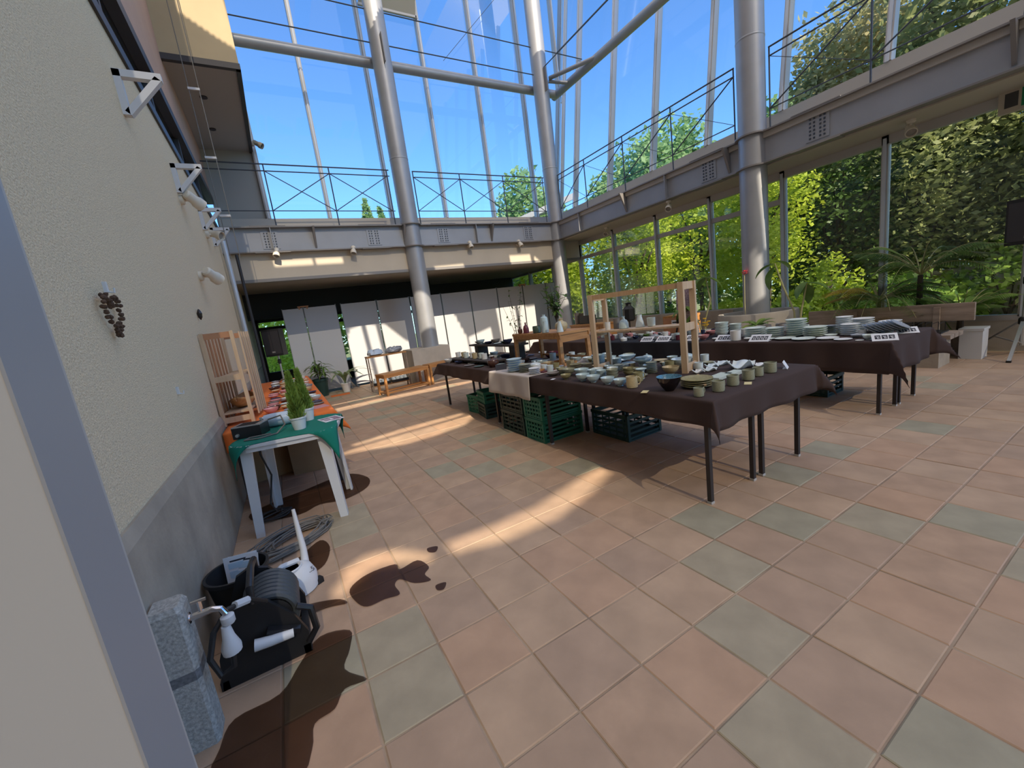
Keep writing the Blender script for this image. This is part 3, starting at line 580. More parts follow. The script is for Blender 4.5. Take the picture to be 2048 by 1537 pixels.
# heart wreath of pine cones
t = thing('heart_wreath', 'heart shaped wreath of brown cones hung on the stucco wall', 'wreath', (XL + .02, 2.305, 1.585)); cm = MB().lathe([(.001, -.010), (.008, -.005), (.009, .002), (.005, .008), (.001, .011)], 6).mesh('cone', 'cone')
for k in range(64):
    a = 2 * PI * k / 64; yy = .098 * math.sin(a) ** 3; zz = .0055 * (13 * math.cos(a) - 5 * math.cos(2 * a) - 2 * math.cos(3 * a) - math.cos(4 * a)); r = .004 if k % 2 else -.004
    o = link('cone', cm, t, (random.uniform(.0, .012), yy * (1 + r * 12), zz + r)); o.rotation_euler = (random.uniform(0, 3), random.uniform(0, 3), random.uniform(0, 3))
for lab, px, py in [('small white hook above the heart wreath', 207, 575), ('small white hook low on the stucco wall', 353, 782)]:
    p = at(px, py, x=XL); solo('wall_hook', MB().box((.006, 0, .0), (.012, .02, .045)).tube([(.012, 0, -.02), (.03, 0, -.025), (.032, 0, -.005)], .004, 6), 'plastic_white', lab, 'hook', 'small white wall hooks', loc=(XL, p[1], p[2]))
p = at(394, 630, x=XL); solo('wall_ornament', MB().lathe([(.002, -.05), (.016, -.025), (.02, .01), (.01, .04), (.002, .05)], 8), 'cer_black', 'small dark leaf shaped ornament hung on the stucco wall', 'ornament', loc=(XL + .02, p[1], p[2]))

# ================================================================== cloths, tables
def cloth(name, label, x0, x1, y0, y1, z, dl, dr, dn, df, m, parent=None, seed=1, nx=26, ny=40, spread=.45, wav=.012):
    g = random.Random(seed); ph = [g.uniform(0, 6.28) for _ in range(8)]
    def axis(a, b, d0, d1, n):
        q = []
        if d0 > 0: q += list(np.linspace(a - d0, a - .02, 7)) + [a - .006]
        q += list(np.linspace(a, b, n))
        if d1 > 0: q += [b + .006] + list(np.linspace(b + .02, b + d1, 7))
        return q
    X = axis(x0, x1, dl, dr, nx); Y = axis(y0, y1, dn, df, ny); vs = []
    for y in Y:
        for x in X:
            ox = x0 - x if x < x0 else x - x1 if x > x1 else 0; oy = y0 - y if y < y0 else y - y1 if y > y1 else 0
            sx = -1 if x < x0 else 1; sy = -1 if y < y0 else 1; cx = min(max(x, x0), x1); cy = min(max(y, y0), y1)
            if ox and oy:
                r = math.hypot(ox, oy); k = 2 * min(ox, oy) / (ox + oy); e = spread * r * k
                P = (cx + sx * (.008 + .03 * min(1, ox * 8) + e * .7), cy + sy * (.008 + .03 * min(1, oy * 8) + e * .7), z - r * (.96 - .06 * k))
            elif ox: P = (cx + sx * (.006 + .12 * ox * (.5 + .5 * math.sin(y * 7 + ph[0])) + wav * min(1, ox * 6) * math.sin(y * 17 + ph[1])), y, z - ox)
            elif oy: P = (x, cy + sy * (.006 + .12 * oy * (.5 + .5 * math.sin(x * 6 + ph[2])) + wav * min(1, oy * 6) * math.sin(x * 19 + ph[3])), z - oy)
            else: P = (x, y, z + .0015 * math.sin(x * 5 + ph[4]) * math.sin(y * 4 + ph[5]))
            vs.append(P)
    n = len(X); fs = [(j * n + i, j * n + i + 1, (j + 1) * n + i + 1, (j + 1) * n + i) for j in range(len(Y) - 1) for i in range(n - 1)]
    me = MB().add(vs, fs).mesh(name, m); me.polygons.foreach_set('use_smooth', [True] * len(fs))
    o = link(name, me); md = o.modifiers.new('thick', 'SOLIDIFY'); md.thickness = .003; md.offset = 1
    if label: tag(o, label, 'tablecloth')
    return o
def ftable(label, x0, x1, y0, y1, h, group):
    cx, cy = (x0 + x1) / 2, (y0 + y1) / 2; t = thing('folding_table', label, 'table', (cx, cy, 0), 0, group); wx, wy = (x1 - x0) / 2, (y1 - y0) / 2
    part('tabletop', MB().b2(-wx, wx, -wy, wy, h - .035, h), 'pine_red', t)
    for sx in (-1, 1):
        for sy in (-1, 1):
            l = part('leg', MB().box((sx * (wx - .035), sy * (wy - .06), (h - .035) / 2 + .008), (.028, .028, h - .051)), 'leg_dark', t); part('foot_cap', MB().box((sx * (wx - .035), sy * (wy - .06), .008), (.032, .032, .016)), 'foot_grey', l)
    for sy in (-1, 1): part('crossbar', MB().box((0, sy * (wy - .06), h - .16), (2 * wx - .1, .018, .018)), 'leg_dark', t)
    return t
HA, HB = .695, .675; ZA, ZB = HA + .004, HB + .004
G1, G2 = 'folding tables of the near row', 'folding tables of the window side row'
ftable('dark legged folding table under the near brown cloth, aisle side', 2.12, 2.66, 1.46, 3.32, HA, G1); ftable('dark legged folding table under the near brown cloth, far side', 2.70, 3.25, 1.46, 3.32, HA, G1)
ftable('dark legged folding table at the far end of near row, aisle side', 2.15, 2.68, 4.38, 6.22, HA, G1); ftable('dark legged folding table at the far end of near row, window side', 2.72, 3.25, 4.38, 6.22, HA, G1)
solo('bridging_board', MB().b2(2.12, 3.25, 3.325, 4.375, HA - .03, HA), 'pine_red', 'wooden board bridging the gap between the near row tables', 'board')
ftable('dark legged folding table at the near end of window side row, aisle side', 4.52, 4.95, 1.42, 3.22, HB, G2); ftable('dark legged folding table at the near end of window side row, outer side', 4.96, 5.40, 1.42, 3.22, HB, G2)
ftable('folding table under the navy cloth, aisle side', 4.55, 4.98, 3.26, 5.12, HB, G2); ftable('folding table under the navy cloth, window side', 4.99, 5.43, 3.26, 5.12, HB, G2)
ftable('folding table under the far maroon brown cloth, aisle side', 4.58, 5.0, 5.2, 7.05, HB, G2); ftable('folding table under the far maroon brown cloth, window side', 5.02, 5.45, 5.2, 7.05, HB, G2)
cloth('tablecloth', 'brown tablecloth over the nearest table end with hanging corner', 2.09, 3.28, 1.43, 3.55, ZA, .16, .2, .18, 0, 'cloth_brown', seed=3, spread=.35)
cloth('tablecloth', 'brown tablecloth over the far end of the near row', 2.12, 3.28, 4.15, 6.25, ZA, .17, .2, 0, .16, 'cloth_brown2', seed=4, spread=.4)
cloth('tablecloth', 'plain greyish white cloth hanging between two brown cloths', 2.07, 3.2, 3.40, 4.30, ZA + .005, .24, 0, 0, 0, 'cloth_white', seed=5)
cloth('tablecloth', 'dark brown tablecloth on the near end of the window side row', 4.49, 5.43, 1.39, 3.24, ZB, .28, .25, .27, 0, 'cloth_brown', seed=6, spread=.55)
cloth('tablecloth', 'navy black tablecloth in the middle of the window side row', 4.51, 5.45, 3.255, 5.14, ZB, .28, .2, 0, 0, 'cloth_navy', seed=7)
cloth('tablecloth', 'maroon brown tablecloth at the far end of the window side row', 4.54, 5.47, 5.16, 7.1, ZB, .26, .2, 0, .2, 'cloth_brown2', seed=8)
# crates
def crate(label, c, d, m, rz=0):
    t = thing('plastic_crate', label, 'crate', c, rz, 'plastic crates under the near row'); X, Y, Z = d[0] / 2, d[1] / 2, d[2]
    part('base', MB().b2(-X, X, -Y, Y, 0, .015), m, t); part('rim', MB().b2(-X - .008, X + .008, -Y - .008, -Y + .012, Z - .03, Z).b2(-X - .008, X + .008, Y - .012, Y + .008, Z - .03, Z).b2(-X - .008, -X + .012, -Y, Y, Z - .03, Z).b2(X - .012, X + .008, -Y, Y, Z - .03, Z), m, t)
    for sx in (-1, 1):
        for sy in (-1, 1): part('corner_post', MB().box((sx * (X - .012), sy * (Y - .012), Z / 2), (.03, .03, Z - .01)), m, t)
    n = max(3, int(Z / .045))
    for k in range(n):
        z = .03 + (Z - .06) * k / (n - 1)
        for s in (-1, 1): part('slat', MB().box((s * (X - .006), 0, z), (.008, 2 * Y - .05, .022)), m, t); part('slat', MB().box((0, s * (Y - .006), z), (2 * X - .05, .008, .022)), m, t)
    for k in range(5):
        a = -Y + .06 + (2 * Y - .12) * k / 4
        for s in (-1, 1): part('rib', MB().box((s * (X - .004), a, Z / 2), (.008, .014, Z - .03)), m, t)
    return t
crate('green slatted crate nearest the leg of the near table, lower one', (2.36, 3.49, 0), (.5, .34, .24), 'crate_green'); crate('green slatted crate nearest the leg of the near table, upper one', (2.36, 3.49, .242), (.5, .34, .24), 'crate_green')
crate('dark slatted crate in the middle under the white cloth, lower one', (2.36, 3.95, 0), (.5, .5, .25), 'crate_dark'); crate('dark slatted crate in the middle under the white cloth, upper one', (2.36, 3.95, .252), (.5, .5, .25), 'crate_dark')
crate('dark crate with pale slots at the far end under the near row', (2.42, 4.92, 0), (.46, .34, .2), 'crate_dark', -.15); crate('bright green crate on top of the far dark crate', (2.42, 4.92, .202), (.44, .32, .16), 'crate_green', -.15); crate('dark green crate behind the far pair of crates', (2.44, 5.32, 0), (.44, .3, .26), 'crate_green', .1)
crate('dark green crate in shade under the near table', (2.88, 2.95, 0), (.45, .5, .26), 'crate_dark')
crate('dark crate in shade under the near end of the window side row', (5.15, 2.3, 0), (.36, .5, .22), 'crate_dark')

# ================================================================== ceramics
PROF = {
 'bowl': [(.19, 0), (.21, .035), (.20, .06), (.34, .14), (.455, .30), (.5, .46), (.485, .465), (.43, .30), (.3, .16), (.0, .10)],
 'deep_bowl': [(.16, 0), (.19, .03), (.32, .2), (.44, .42), (.5, .60), (.485, .61), (.42, .42), (.3, .22), (0, .12)],
 'wide_bowl': [(.2, 0), (.22, .03), (.38, .10), (.48, .2), (.5, .26), (.485, .265), (.38, .14), (0, .06)],
 'cup': [(.40, 0), (.46, .04), (.48, .5), (.5, .98), (.46, .98), (.44, .5), (.42, .1), (0, .08)],
 'mug': [(.40, 0), (.47, .05), (.5, .25), (.48, .6), (.5, .86), (.46, .87), (.44, .5), (.42, .1), (0, .08)],
 'plate': [(.28, 0), (.30, .02), (.44, .05), (.5, .085), (.495, .095), (.42, .06), (.28, .035), (0, .03)],
 'flare_cup': [(.26, 0), (.27, .04), (.27, .7), (.36, .85), (.5, .95), (.48, .97), (.33, .88), (.24, .72), (.22, .2), (0, .15)],
 'lidded': [(.38, 0), (.46, .04), (.5, .3), (.5, .42), (.47, .43), (.44, .50), (.2, .58), (.07, .60), (.07, .64), (.1, .68), (.06, .71), (0, .72)],
 'vase_round': [(.26, 0), (.3, .02), (.48, .28), (.5, .42), (.42, .6), (.2, .70), (.15, .78), (.2, .88), (.17, .89), (.12, .78), (.1, .5), (0, .45)],
 'vase_cone': [(.45, 0), (.5, .04), (.42, .5), (.3, 1.0), (.24, 1.3), (.26, 1.5), (.22, 1.5), (.2, 1.2), (0, 1.1)],
 'vase_tall': [(.42, 0), (.5, .05), (.5, 1.4), (.44, 1.6), (.2, 1.7), (.2, 1.85), (.26, 1.9), (.2, 1.9), (.14, 1.7), (0, 1.6)],
 'jar': [(.42, 0), (.5, .06), (.5, .75), (.46, .82), (.5, .86), (.46, .88), (.42, .8), (.42, .1), (0, .08)],
 'cyl': [(.47, 0), (.5, .03), (.48, 1.5), (.5, 1.75), (.44, 1.76), (.42, 1.0), (0, .9)],
 'bottle': [(.4, 0), (.5, .05), (.48, .6), (.36, .95), (.14, 1.1), (.12, 1.35), (.2, 1.42), (.15, 1.43), (.08, 1.2), (0, 1.1)]}
LOW = ['lowest', 'second from bottom', 'third from bottom', 'fourth from bottom', 'fifth from bottom', 'sixth from bottom', 'seventh from bottom', 'eighth from bottom', 'ninth from bottom']
ORD = ['first', 'second', 'third', 'fourth', 'fifth', 'sixth', 'seventh', 'eighth', 'ninth', 'tenth', 'eleventh', 'twelfth', 'thirteenth', 'fourteenth', 'fifteenth', 'sixteenth', 'seventeenth', 'eighteenth', 'nineteenth', 'twentieth']
def singular(t):
    for a, b in (('plates', 'plate'), ('bowls', 'bowl'), ('saucers', 'saucer'), ('boxes', 'box'), ('cups', 'cup')): t = t.replace(a, b, 1) if a in t.split(' in ')[0].split(' stacked')[0].split(' piled')[0] else t
    return t
ITEMS = []
def clampz(x, y, r, z):
    if abs(z - ZB - .004) < .006: return min(max(x, 4.52 + r), 5.42 - r), min(max(y, 1.42 + r), 7.0 - r)
    if abs(z - ZA) < .03 or abs(z - ZA - .05) < .02: return min(max(x, 2.11 + r), 3.26 - r), min(max(y, 1.45 + r), 6.2 - r)
    if abs(z - ZA - .38) < .03: return min(max(x, 2.6 + r), 3.0 - r), min(max(y, 3.53 + r), 4.53 - r)
    return x, y
MC = {}
def cer_mesh(kind, m, rim=None):
    key = (kind, m, rim)
    if key not in MC:
        pr = PROF[kind]; top = max(range(len(pr)), key=lambda i: pr[i][1] if kind not in ('lidded',) else 0)
        mis = [1 if rim and i >= top - 1 else 0 for i in range(len(pr) - 1)]
        MC[key] = MB().lathe(pr, 22, mis=mis).mesh(kind, [m, rim] if rim else [m], True)
    return MC[key]
HANDLE = {}
def ceramic(kind, m, label, px, py, wpx, z, name=None, group=None, cat=None, handle=None, rim=None, n=1, dz=None, sh=1.0):
    p = at(px, py, z=z); wd = wpx * depth(p) / FPX; p = p + np.array([.35, .6, 0]) * wd * .35      # py marks the front foot edge
    out = []; p[0], p[1] = clampz(p[0], p[1], wd / 2, z)
    if n > 1: label = singular(label)
    if cat is None and 'saucer' in label: cat = 'saucer'
    for k in range(n):
        zz = z + (dz or .0) * wd * k * (1.4 if kind == 'plate' else 1.15)
        if handle is None:
            o = link(name or kind, cer_mesh(kind, m, rim), None, (p[0], p[1], zz))
        else:
            o = link(name or 'mug', None, None, (p[0], p[1], zz)); b = link('body', cer_mesh(kind, m, rim), o)
            if m not in HANDLE: HANDLE[m] = MB().tube([(.45, 0, .72), (.62, 0, .74), (.74, 0, .62), (.75, 0, .4), (.64, 0, .24), (.46, 0, .2)], .055, 8).mesh('handle', m, True)
            h = link('handle', HANDLE[m], o); o.rotation_euler = (0, 0, handle)
        o.scale = (wd, wd, wd * sh)
        if handle is None: o.rotation_euler = (0, 0, random.uniform(0, 6))
        tag(o, label if n == 1 else label + ', ' + (LOW[k] if k < n - 1 else 'topmost'), cat or {'plate': 'plate', 'cup': 'cup', 'mug': 'mug', 'flare_cup': 'cup', 'jar': 'jar', 'lidded': 'jar', 'cyl': 'vase', 'bottle': 'bottle'}.get(kind, 'vase' if 'vase' in kind else 'bowl'), group or (label if n > 1 else None))
        out.append(o)
    ITEMS.append([out, p[0], p[1], wd / 2, z]); return out
C = ceramic; ZC = ZA + .004
# --- front edge of the near brown cloth
for k, (px, py) in enumerate([(1157, 766), (1178, 769), (1206, 773), (1237, 775)]):
    C('bowl', 'celadon', ['pale blue bowl leftmost in the front row of four', 'pale blue bowl second in the front row of four', 'pale blue bowl third in the front row of four', 'pale blue bowl beside the tan mug in the front row'][k], px, py, 28, ZC, group='front row of pale blue bowls', name='footed_bowl', sh=1.12)
C('mug', 'tan', 'tan ribbed mug with arched handle at the front edge', 1259, 779, 23, ZC, handle=-.6, sh=1.2)
C('mug', 'olive', 'olive mug half hidden behind the tan mug', 1278, 764, 20, ZC, handle=-.3, sh=1.1); C('flare_cup', 'celadon', 'pale blue goblet with flared rim behind the tan mug', 1285, 759, 22, ZC, name='flared_goblet')
C('bowl', 'olive', 'shallow speckled olive bowl near the white price card', 1131, 760, 22, ZC, name='footed_bowl'); C('wide_bowl', 'cer_grey', 'flat dark grey dish near the white price card', 1107, 753, 26, ZC, name='shallow_dish')
C('deep_bowl', 'cer_black', 'large black tenmoku bowl with blue streaked rim at the front', 1336, 788, 50, ZC, rim='cer_rimblue', name='large_bowl')
for k, (px, py, w_) in enumerate([(1400, 794, 20), (1440, 784, 24), (1469, 772, 23), (1500, 761, 23), (1519, 753, 20), (1544, 746, 23)]):
    C('mug', 'sage', ['small sage mug nearest the cloth corner', 'sage mug second from the cloth corner', 'sage mug third from the cloth corner', 'sage mug fourth along the near table end', 'smaller sage mug fifth along the near table end', 'sage mug last along the near table end, by the white card'][k], px, py, w_, ZC, handle=-.2 + .1 * k, group='sage mugs along the near table end', sh=1.05)
# stacks of the second and third rows
for lab, kd, m, px, py, w_, n, dz in [('pale blue rice bowls in a low stack behind the front row', 'bowl', 'celadon', 1186, 757, 19, 3, .2), ('pale blue lidded style bowls stacked in the second row', 'bowl', 'celadon', 1205, 759, 20, 3, .2), ('grey green bowls stacked in the second row', 'bowl', 'sage', 1227, 761, 24, 3, .2), ('olive green bowls stacked left of the olive mug', 'bowl', 'olive', 1259, 752, 22, 2, .24),
        ('large pale blue bowls stacked below the orange bench leg', 'bowl', 'celadon', 1199, 735, 27, 3, .2), ('sage plates stacked tall behind the pine frame post', 'plate', 'sage', 1306, 747, 22, 7, .11), ('olive plates stacked left of the pale blue stacks', 'plate', 'olive', 1154, 742, 24, 4, .11), ('small olive plates stacked near the grey dish', 'plate', 'olive', 1130, 748, 24, 3, .11), ('olive plates in a stack by the orange bench leg', 'plate', 'olive', 1176, 739, 22, 4, .1),
        ('pale blue ribbed cups stacked right of pine frame', 'cup', 'celadon_lt', 1400, 741, 16, 1, 0), ('sage saucers stacked between pale blue bowls', 'plate', 'sage', 1240, 742, 22, 4, .11), ('grey celadon bowls stacked mid table', 'bowl', 'celadon', 1236, 732, 22, 2, .2), ('broad sage leaf plates piled by the black bowl', 'plate', 'olive', 1392, 778, 62, 4, .05)]:
    C(kd, m, lab, px, py, w_, ZC, n=n, dz=dz, name='stacked_' + kd)
C('wide_bowl', 'celadon', 'very wide pale blue bowl at the back of the near table', 1288, 728, 36, ZC + .05, name='wide_bowl'); C('wide_bowl', 'celadon', 'wide pale blue bowl left of the widest one', 1257, 720, 34, ZC + .04, name='wide_bowl')
C('flare_cup', 'celadon', 'pale blue pedestal dish below the widest bowl', 1285, 738, 24, ZC, name='pedestal_dish'); C('plate', 'celadon_lt', 'pale blue plate mid table left of the pine post', 1243, 722, 30, ZC, name='dinner_plate'); C('plate', 'celadon_lt', 'pale blue plate close beside pine post', 1258, 729, 28, ZC, name='dinner_plate')
C('cup', 'celadon', 'pale blue cup seen between the pine posts', 1333, 738, 13, ZC); C('mug', 'olive', 'olive mug with thin handle seen between the pine posts', 1346, 741, 18, ZC, handle=.1, sh=1.25)
C('bowl', 'celadon_lt', 'big pale bowl behind the right pine post', 1376, 738, 42, ZC, name='serving_bowl'); C('wide_bowl', 'sage', 'shallow grey green dish beside the ribbed cup', 1419, 730, 22, ZC, name='shallow_dish'); C('cup', 'tan', 'small tan cup in the middle of the pale blue pieces', 1268, 738, 10, ZC, name='small_cup')
for k, (px, py, w_) in enumerate([(1220, 741, 20), (1272, 746, 20), (1250, 738, 18), (1228, 722, 20), (1268, 716, 22), (1180, 724, 22), (1216, 716, 20)]):
    C('bowl', ['celadon', 'sage', 'celadon_lt'][k % 3], 'assorted glazed bowl crowded mid table among pale blue pieces, ' + ORD[k] + ' of seven', px, py, w_, ZC, group='assorted bowls mid table', name='footed_bowl')
def slab(name, lab, px, py, wpx, m, z, ratio=.6, th=.012, rz=0, wave=0, cat='dish', group=None, n=8):
    p = at(px, py, z=z); wd = wpx * depth(p) / FPX; vs = []; fs = []
    for j in range(n + 1):
        for i in range(n + 1):
            u, v = i / n - .5, j / n - .5; h = wave * wd * (4 * (u * u + v * v) * .5 + .5 * math.sin(u * 5) * math.cos(v * 6)); vs.append((u * wd, v * wd * ratio, th + max(0, h)))
    for j in range(n):
        for i in range(n): a = j * (n + 1) + i; fs.append((a, a + 1, a + n + 2, a + n + 1))
    k = len(vs); vs += [(x, y, max(0, h - th) if wave else 0) for x, y, h in vs]; fs += [tuple(k + q for q in f[::-1]) for f in fs]
    for i in range(n):
        fs += [(i + 1, i, k + i, k + i + 1)]; b = n * (n + 1) + i; fs += [(b, b + 1, k + b + 1, k + b)]; c = i * (n + 1); fs += [(c, c + n + 1, k + c + n + 1, k + c)]; d = c + n; fs += [(d + n + 1, d, k + d, k + d + n + 1)]
    return solo(name, MB().add(vs, fs), m, lab, cat, group, loc=(p[0], p[1], z), rz=rz, smooth=True)
for k, (px, py, w_, m) in enumerate([(1424, 735, 26, 'celadon_lt'), (1420, 742, 26, 'celadon_lt'), (1444, 730, 28, 'celadon_lt'), (1398, 746, 24, 'cer_white'), (1482, 737, 50, 'celadon_lt'), (1520, 733, 24, 'cer_white')]):
    slab('wavy_dish', ['small wavy pale blue dish beside the ribbed cup', 'small wavy pale blue dish in front of its twin', 'medium wavy pale blue dish', 'thin wavy white dish nearest the pine frame', 'big upswept wavy pale blue platter', 'bright white wavy dish by the last mugs'][k], px, py, w_, m, ZC, .8, .006, .3, .22 if k != 4 else .3, group='wavy square dishes')
slab('flat_platter', 'long pale celadon platter behind the sage mugs', 1440, 756, 54, 'cer_mint', ZC, .45, .02, .1); slab('flat_platter', 'second pale celadon platter nearer the white card', 1468, 749, 40, 'cer_mint', ZC, .5, .02, .1)
for k in range(3): slab('wood_strip', ['long tan wooden strip, rear of three', 'long tan wooden strip, middle of three', 'long tan wooden strip lying on the leaf plates'][k], 1396 + 6 * k, 757 + 4 * k, 64, 'pine', ZC + .001 + .012 * k, .07, .008, .62 + .03 * k, cat='strip', group='tan wooden strips')
for lab, px, py, w_ in [('pair of cream price cards in front of black bowl', 1290, 784, 22), ('cream price card by the sage mugs', 1496, 767, 24), ('white price card at the left of the front row', 1106, 759, 12)]: slab('price_card', lab, px, py, w_, 'paper_yellow' if 'cream' in lab else 'paper', ZC, .55, .0015, .5, cat='card', n=2)
def tentcard(lab, px, py, wpx, z, rz, m='paper', ink='ink', nb=3, hr=.6, tilt=.9, plain=False, inkside=None):
    p = at(px, py, z=z); wd = wpx * depth(p) / FPX; h = wd * hr; t = thing('sign_card', lab, 'sign', (p[0], p[1], z), rz, 'printed sign cards'); M = Matrix.Rotation(-tilt, 3, 'X')
    def q(c, d): return MB().box(M @ Vector(c), d, M=M)
    part('card', q((0, 0, h / 2), (wd, .002, h)), m, t); part('prop', MB().bar((0, .0, 0.002), (0, h * math.sin(tilt), .002), wd * .9, .002).bar((0, h * math.sin(tilt) * .96, .002), (0, h * math.sin(tilt) * .97, h * math.cos(tilt) * .93), .02, .002), m, t)
    if not plain:
        for k in range(nb):
            x = (k - (nb - 1) / 2) * wd * .8 / nb; b = part('printed_square', q((x, -.0016, h * .5), (wd * .66 / nb, .001, h * .5)), ink, t)
            part('glyph', q((x, -.0024, h * .56), (wd * .4 / nb, .0008, h * .06)).box(M @ Vector((x, -.0024, h * .44)), (wd * .08 / nb, .0008, h * .3), M=M).box(M @ Vector((x + wd * .1 / nb, -.0024, h * .38)), (wd * .3 / nb, .0008, h * .05), M=M), m, b)
    return t
tentcard('white folded card standing near the end of the near table', 1576, 737, 24, ZC, .35, tilt=.5, plain=True, hr=.7)
tentcard('small black sign with white handwriting beside the blue plates', 1003, 741, 22, ZC, -.45, 'ink', 'ink', 3, .62, .5)
# --- far end of the near row
for lab, kd, m, px, py, w_, n, dz in [('blue rimmed plates stacked beside the black sign', 'plate', 'celadon', 1030, 744, 32, 6, .1), ('dark plates stacked right of the blue plates', 'plate', 'sage', 1051, 745, 26, 5, .09), ('white plates stacked on the white cloth edge', 'plate', 'cer_white', 1070, 749, 24, 4, .1)]: C(kd, m, lab, px, py, w_, ZC + .006, n=n, dz=dz, name='stacked_plate')
for lab, kd, m, px, py, w_ in [('white bowl at the far corner of the near row', 'bowl', 'cer_white', 897, 727, 17), ('navy bowl near the far corner of the near row', 'wide_bowl', 'cer_navy', 919, 728, 20), ('pale bowl beside the copper pot', 'bowl', 'cer_white', 967, 724, 19), ('white plate at the far end', 'plate', 'cer_white', 946, 728, 22), ('grey plate in front of the white plate', 'plate', 'cer_grey', 938, 733, 22), ('dark plate beside the copper pot', 'plate', 'cer_jade', 958, 735, 22), ('olive bowl behind the copper pot', 'wide_bowl', 'olive', 990, 718, 24), ('navy bowl under the orange bench', 'bowl', 'cer_navy', 1012, 720, 22), ('dark bowl left of the orange bench leg', 'bowl', 'cer_black', 1025, 725, 18), ('small navy bowl under the orange bench', 'bowl', 'cer_navy', 1118, 717, 14), ('small dark red bowl under the orange bench', 'bowl', 'cer_maroon', 1100, 717, 16)]: C(kd, m, lab, px, py, w_, ZC, name='small_' + ('plate' if kd == 'plate' else 'bowl'))
C('vase_round', 'cer_brown', 'copper brown teapot shaped pot near the far end', 987, 735, 24, ZC, name='copper_pot')
for k, (px, py) in enumerate([(1146, 720), (1160, 719), (1172, 718), (1180, 720)]): C('wide_bowl', 'sage', 'small patterned grey dish under the orange bench top, ' + ORD[k] + ' from left', px, py, 14, ZC, group='patterned grey dishes', name='small_dish')
slab('maroon_board', 'dark maroon lacquer board beside the white plates', 1094, 743, 32, 'cer_maroon', ZC + .006, .4, .012, .2, cat='board'); slab('blue_board', 'slate blue board lying in a wooden tray', 1108, 735, 36, 'plastic_blue', ZC + .02, .5, .006, .1, cat='board')
p = at(1103, 738, z=ZC); solo('wooden_tray', MB().b2(-.27, .27, -.16, .16, 0, .012).b2(-.27, .27, -.16, -.145, .012, .035).b2(-.27, .27, .145, .16, .012, .035).b2(-.27, -.255, -.145, .145, .012, .035).b2(.255, .27, -.145, .145, .012, .035), 'oak', 'shallow wooden tray under the slate blue board', 'tray', loc=(p[0] + .05, p[1] + .1, ZC), rz=.1)

# --- orange bench, pine frame, dark plank shelf on the near row
t = thing('display_bench', 'orange brown wooden display bench standing on the near row tables', 'bench', (2.80, 4.03, ZC), -.02); hx, hy, hz = .215, .52, .375
part('top', MB().b2(-hx, hx, -hy, hy, hz - .028, hz), 'oak', t); part('apron', MB().b2(-hx + .015, hx - .015, -hy + .012, -hy + .032, hz - .11, hz - .028).b2(-hx + .015, hx - .015, hy - .032, hy - .012, hz - .11, hz - .028), 'oak', t)
part('side_rail', MB().b2(-hx + .008, -hx + .026, -hy, hy, hz - .07, hz - .028).b2(hx - .026, hx - .008, -hy, hy, hz - .07, hz - .028), 'oak', t)
for sx in (-1, 1):
    for sy in (-1, 1): part('leg', MB().bar((sx * (hx - .02), sy * (hy - .028), 0), (sx * (hx - .028), sy * (hy - .035), hz - .03), .042), 'oak', t)
part('stretcher', MB().b2(hx - .03, hx - .012, -hy + .05, hy - .05, .035, .06), 'oak', t)
ZV = ZC + hz + .001
for lab, kd, m, px, py, w_, sh in [('small dark brown bud vase at the left end of the bench', 'vase_round', 'cer_brown', 1041, 668, 10, 1.5), ('dark plum bottle vase on the bench', 'bottle', 'cer_maroon', 1053, 667, 12, 1.25), ('low dark green square pot on the bench', 'jar', 'cer_jade', 1066, 668, 17, .95), ('pale blue cone vase on the bench', 'vase_cone', 'celadon', 1080, 668, 14, 1.1), ('tall pale blue bottle vase behind the cone vases', 'vase_tall', 'celadon', 1091, 664, 15, 1.2), ('second celadon cone vase on the bench', 'vase_cone', 'celadon_lt', 1098, 669, 14, 1.05), ('round tan and brown vase holding green branches', 'vase_round', 'tan', 1117, 668, 28, 1.1)]: C(kd, m, lab, px, py, w_, ZV, name='flower_vase', cat='vase', sh=sh)
t = thing('pine_display_frame', 'open pale pine shelf frame standing on the near table', 'shelf', (2.72, 2.51, ZC), .27); fx, fy, fz = .115, .41, .715
for sx in (-1, 1):
    for sy in (-1, 1): part('post', MB().box((sx * fx, sy * fy, fz / 2), (.03, .045, fz)), 'pine_pale', t)
for sy in (-1, 1):
    for z in (.035, .36, fz - .03): part('end_rail', MB().box((0, sy * fy, z), (2 * fx, .022, .06)), 'pine_pale', t)
for sx in (-1, 1): part('long_rail', MB().box((sx * fx, 0, fz - .025), (.02, 2 * fy, .042)), 'pine', t)
part('shelf', MB().b2(-fx + .016, fx - .016, -fy, fy, .365, .38), 'pine_pale', t)
for lab, kd, m, fy_, fx_, w_, sh in [('tiny white cup on the pine frame shelf', 'cup', 'cer_white', .30, -.04, .05, 1.5), ('grey bottle on the pine frame shelf', 'bottle', 'celadon', .16, .0, .085, .9), ('pale wrinkled vase on the pine frame shelf', 'vase_cone', 'celadon_lt', .02, .03, .08, .9), ('pale square cup on the pine frame shelf', 'cup', 'cer_mint', -.08, .04, .07, 1.1), ('dark stoneware cylinder on the pine frame shelf', 'cyl', 'cer_grey', .26, .05, .06, .9)]:
    q = t.matrix_basis @ Vector((fx_, fy_, .381)); o = tag(link('shelf_ceramic', cer_mesh(kd, m), None, q), lab, 'vase'); o.scale = (w_, w_, w_ * sh)
p0 = at(975, 688, z=1.0); t = thing('plank_shelf', 'dark rough plank shelf on two block legs at the far end', 'shelf', (2.78, 5.42, ZC), .0)
part('plank', MB().b2(-.12, .12, -.75, .72, .20, .225), 'dark_wood', t)
for y in (-.62, .52): part('block_leg', MB().b2(-.09, .09, y - .06, y + .06, 0, .20), 'dark_wood', t)
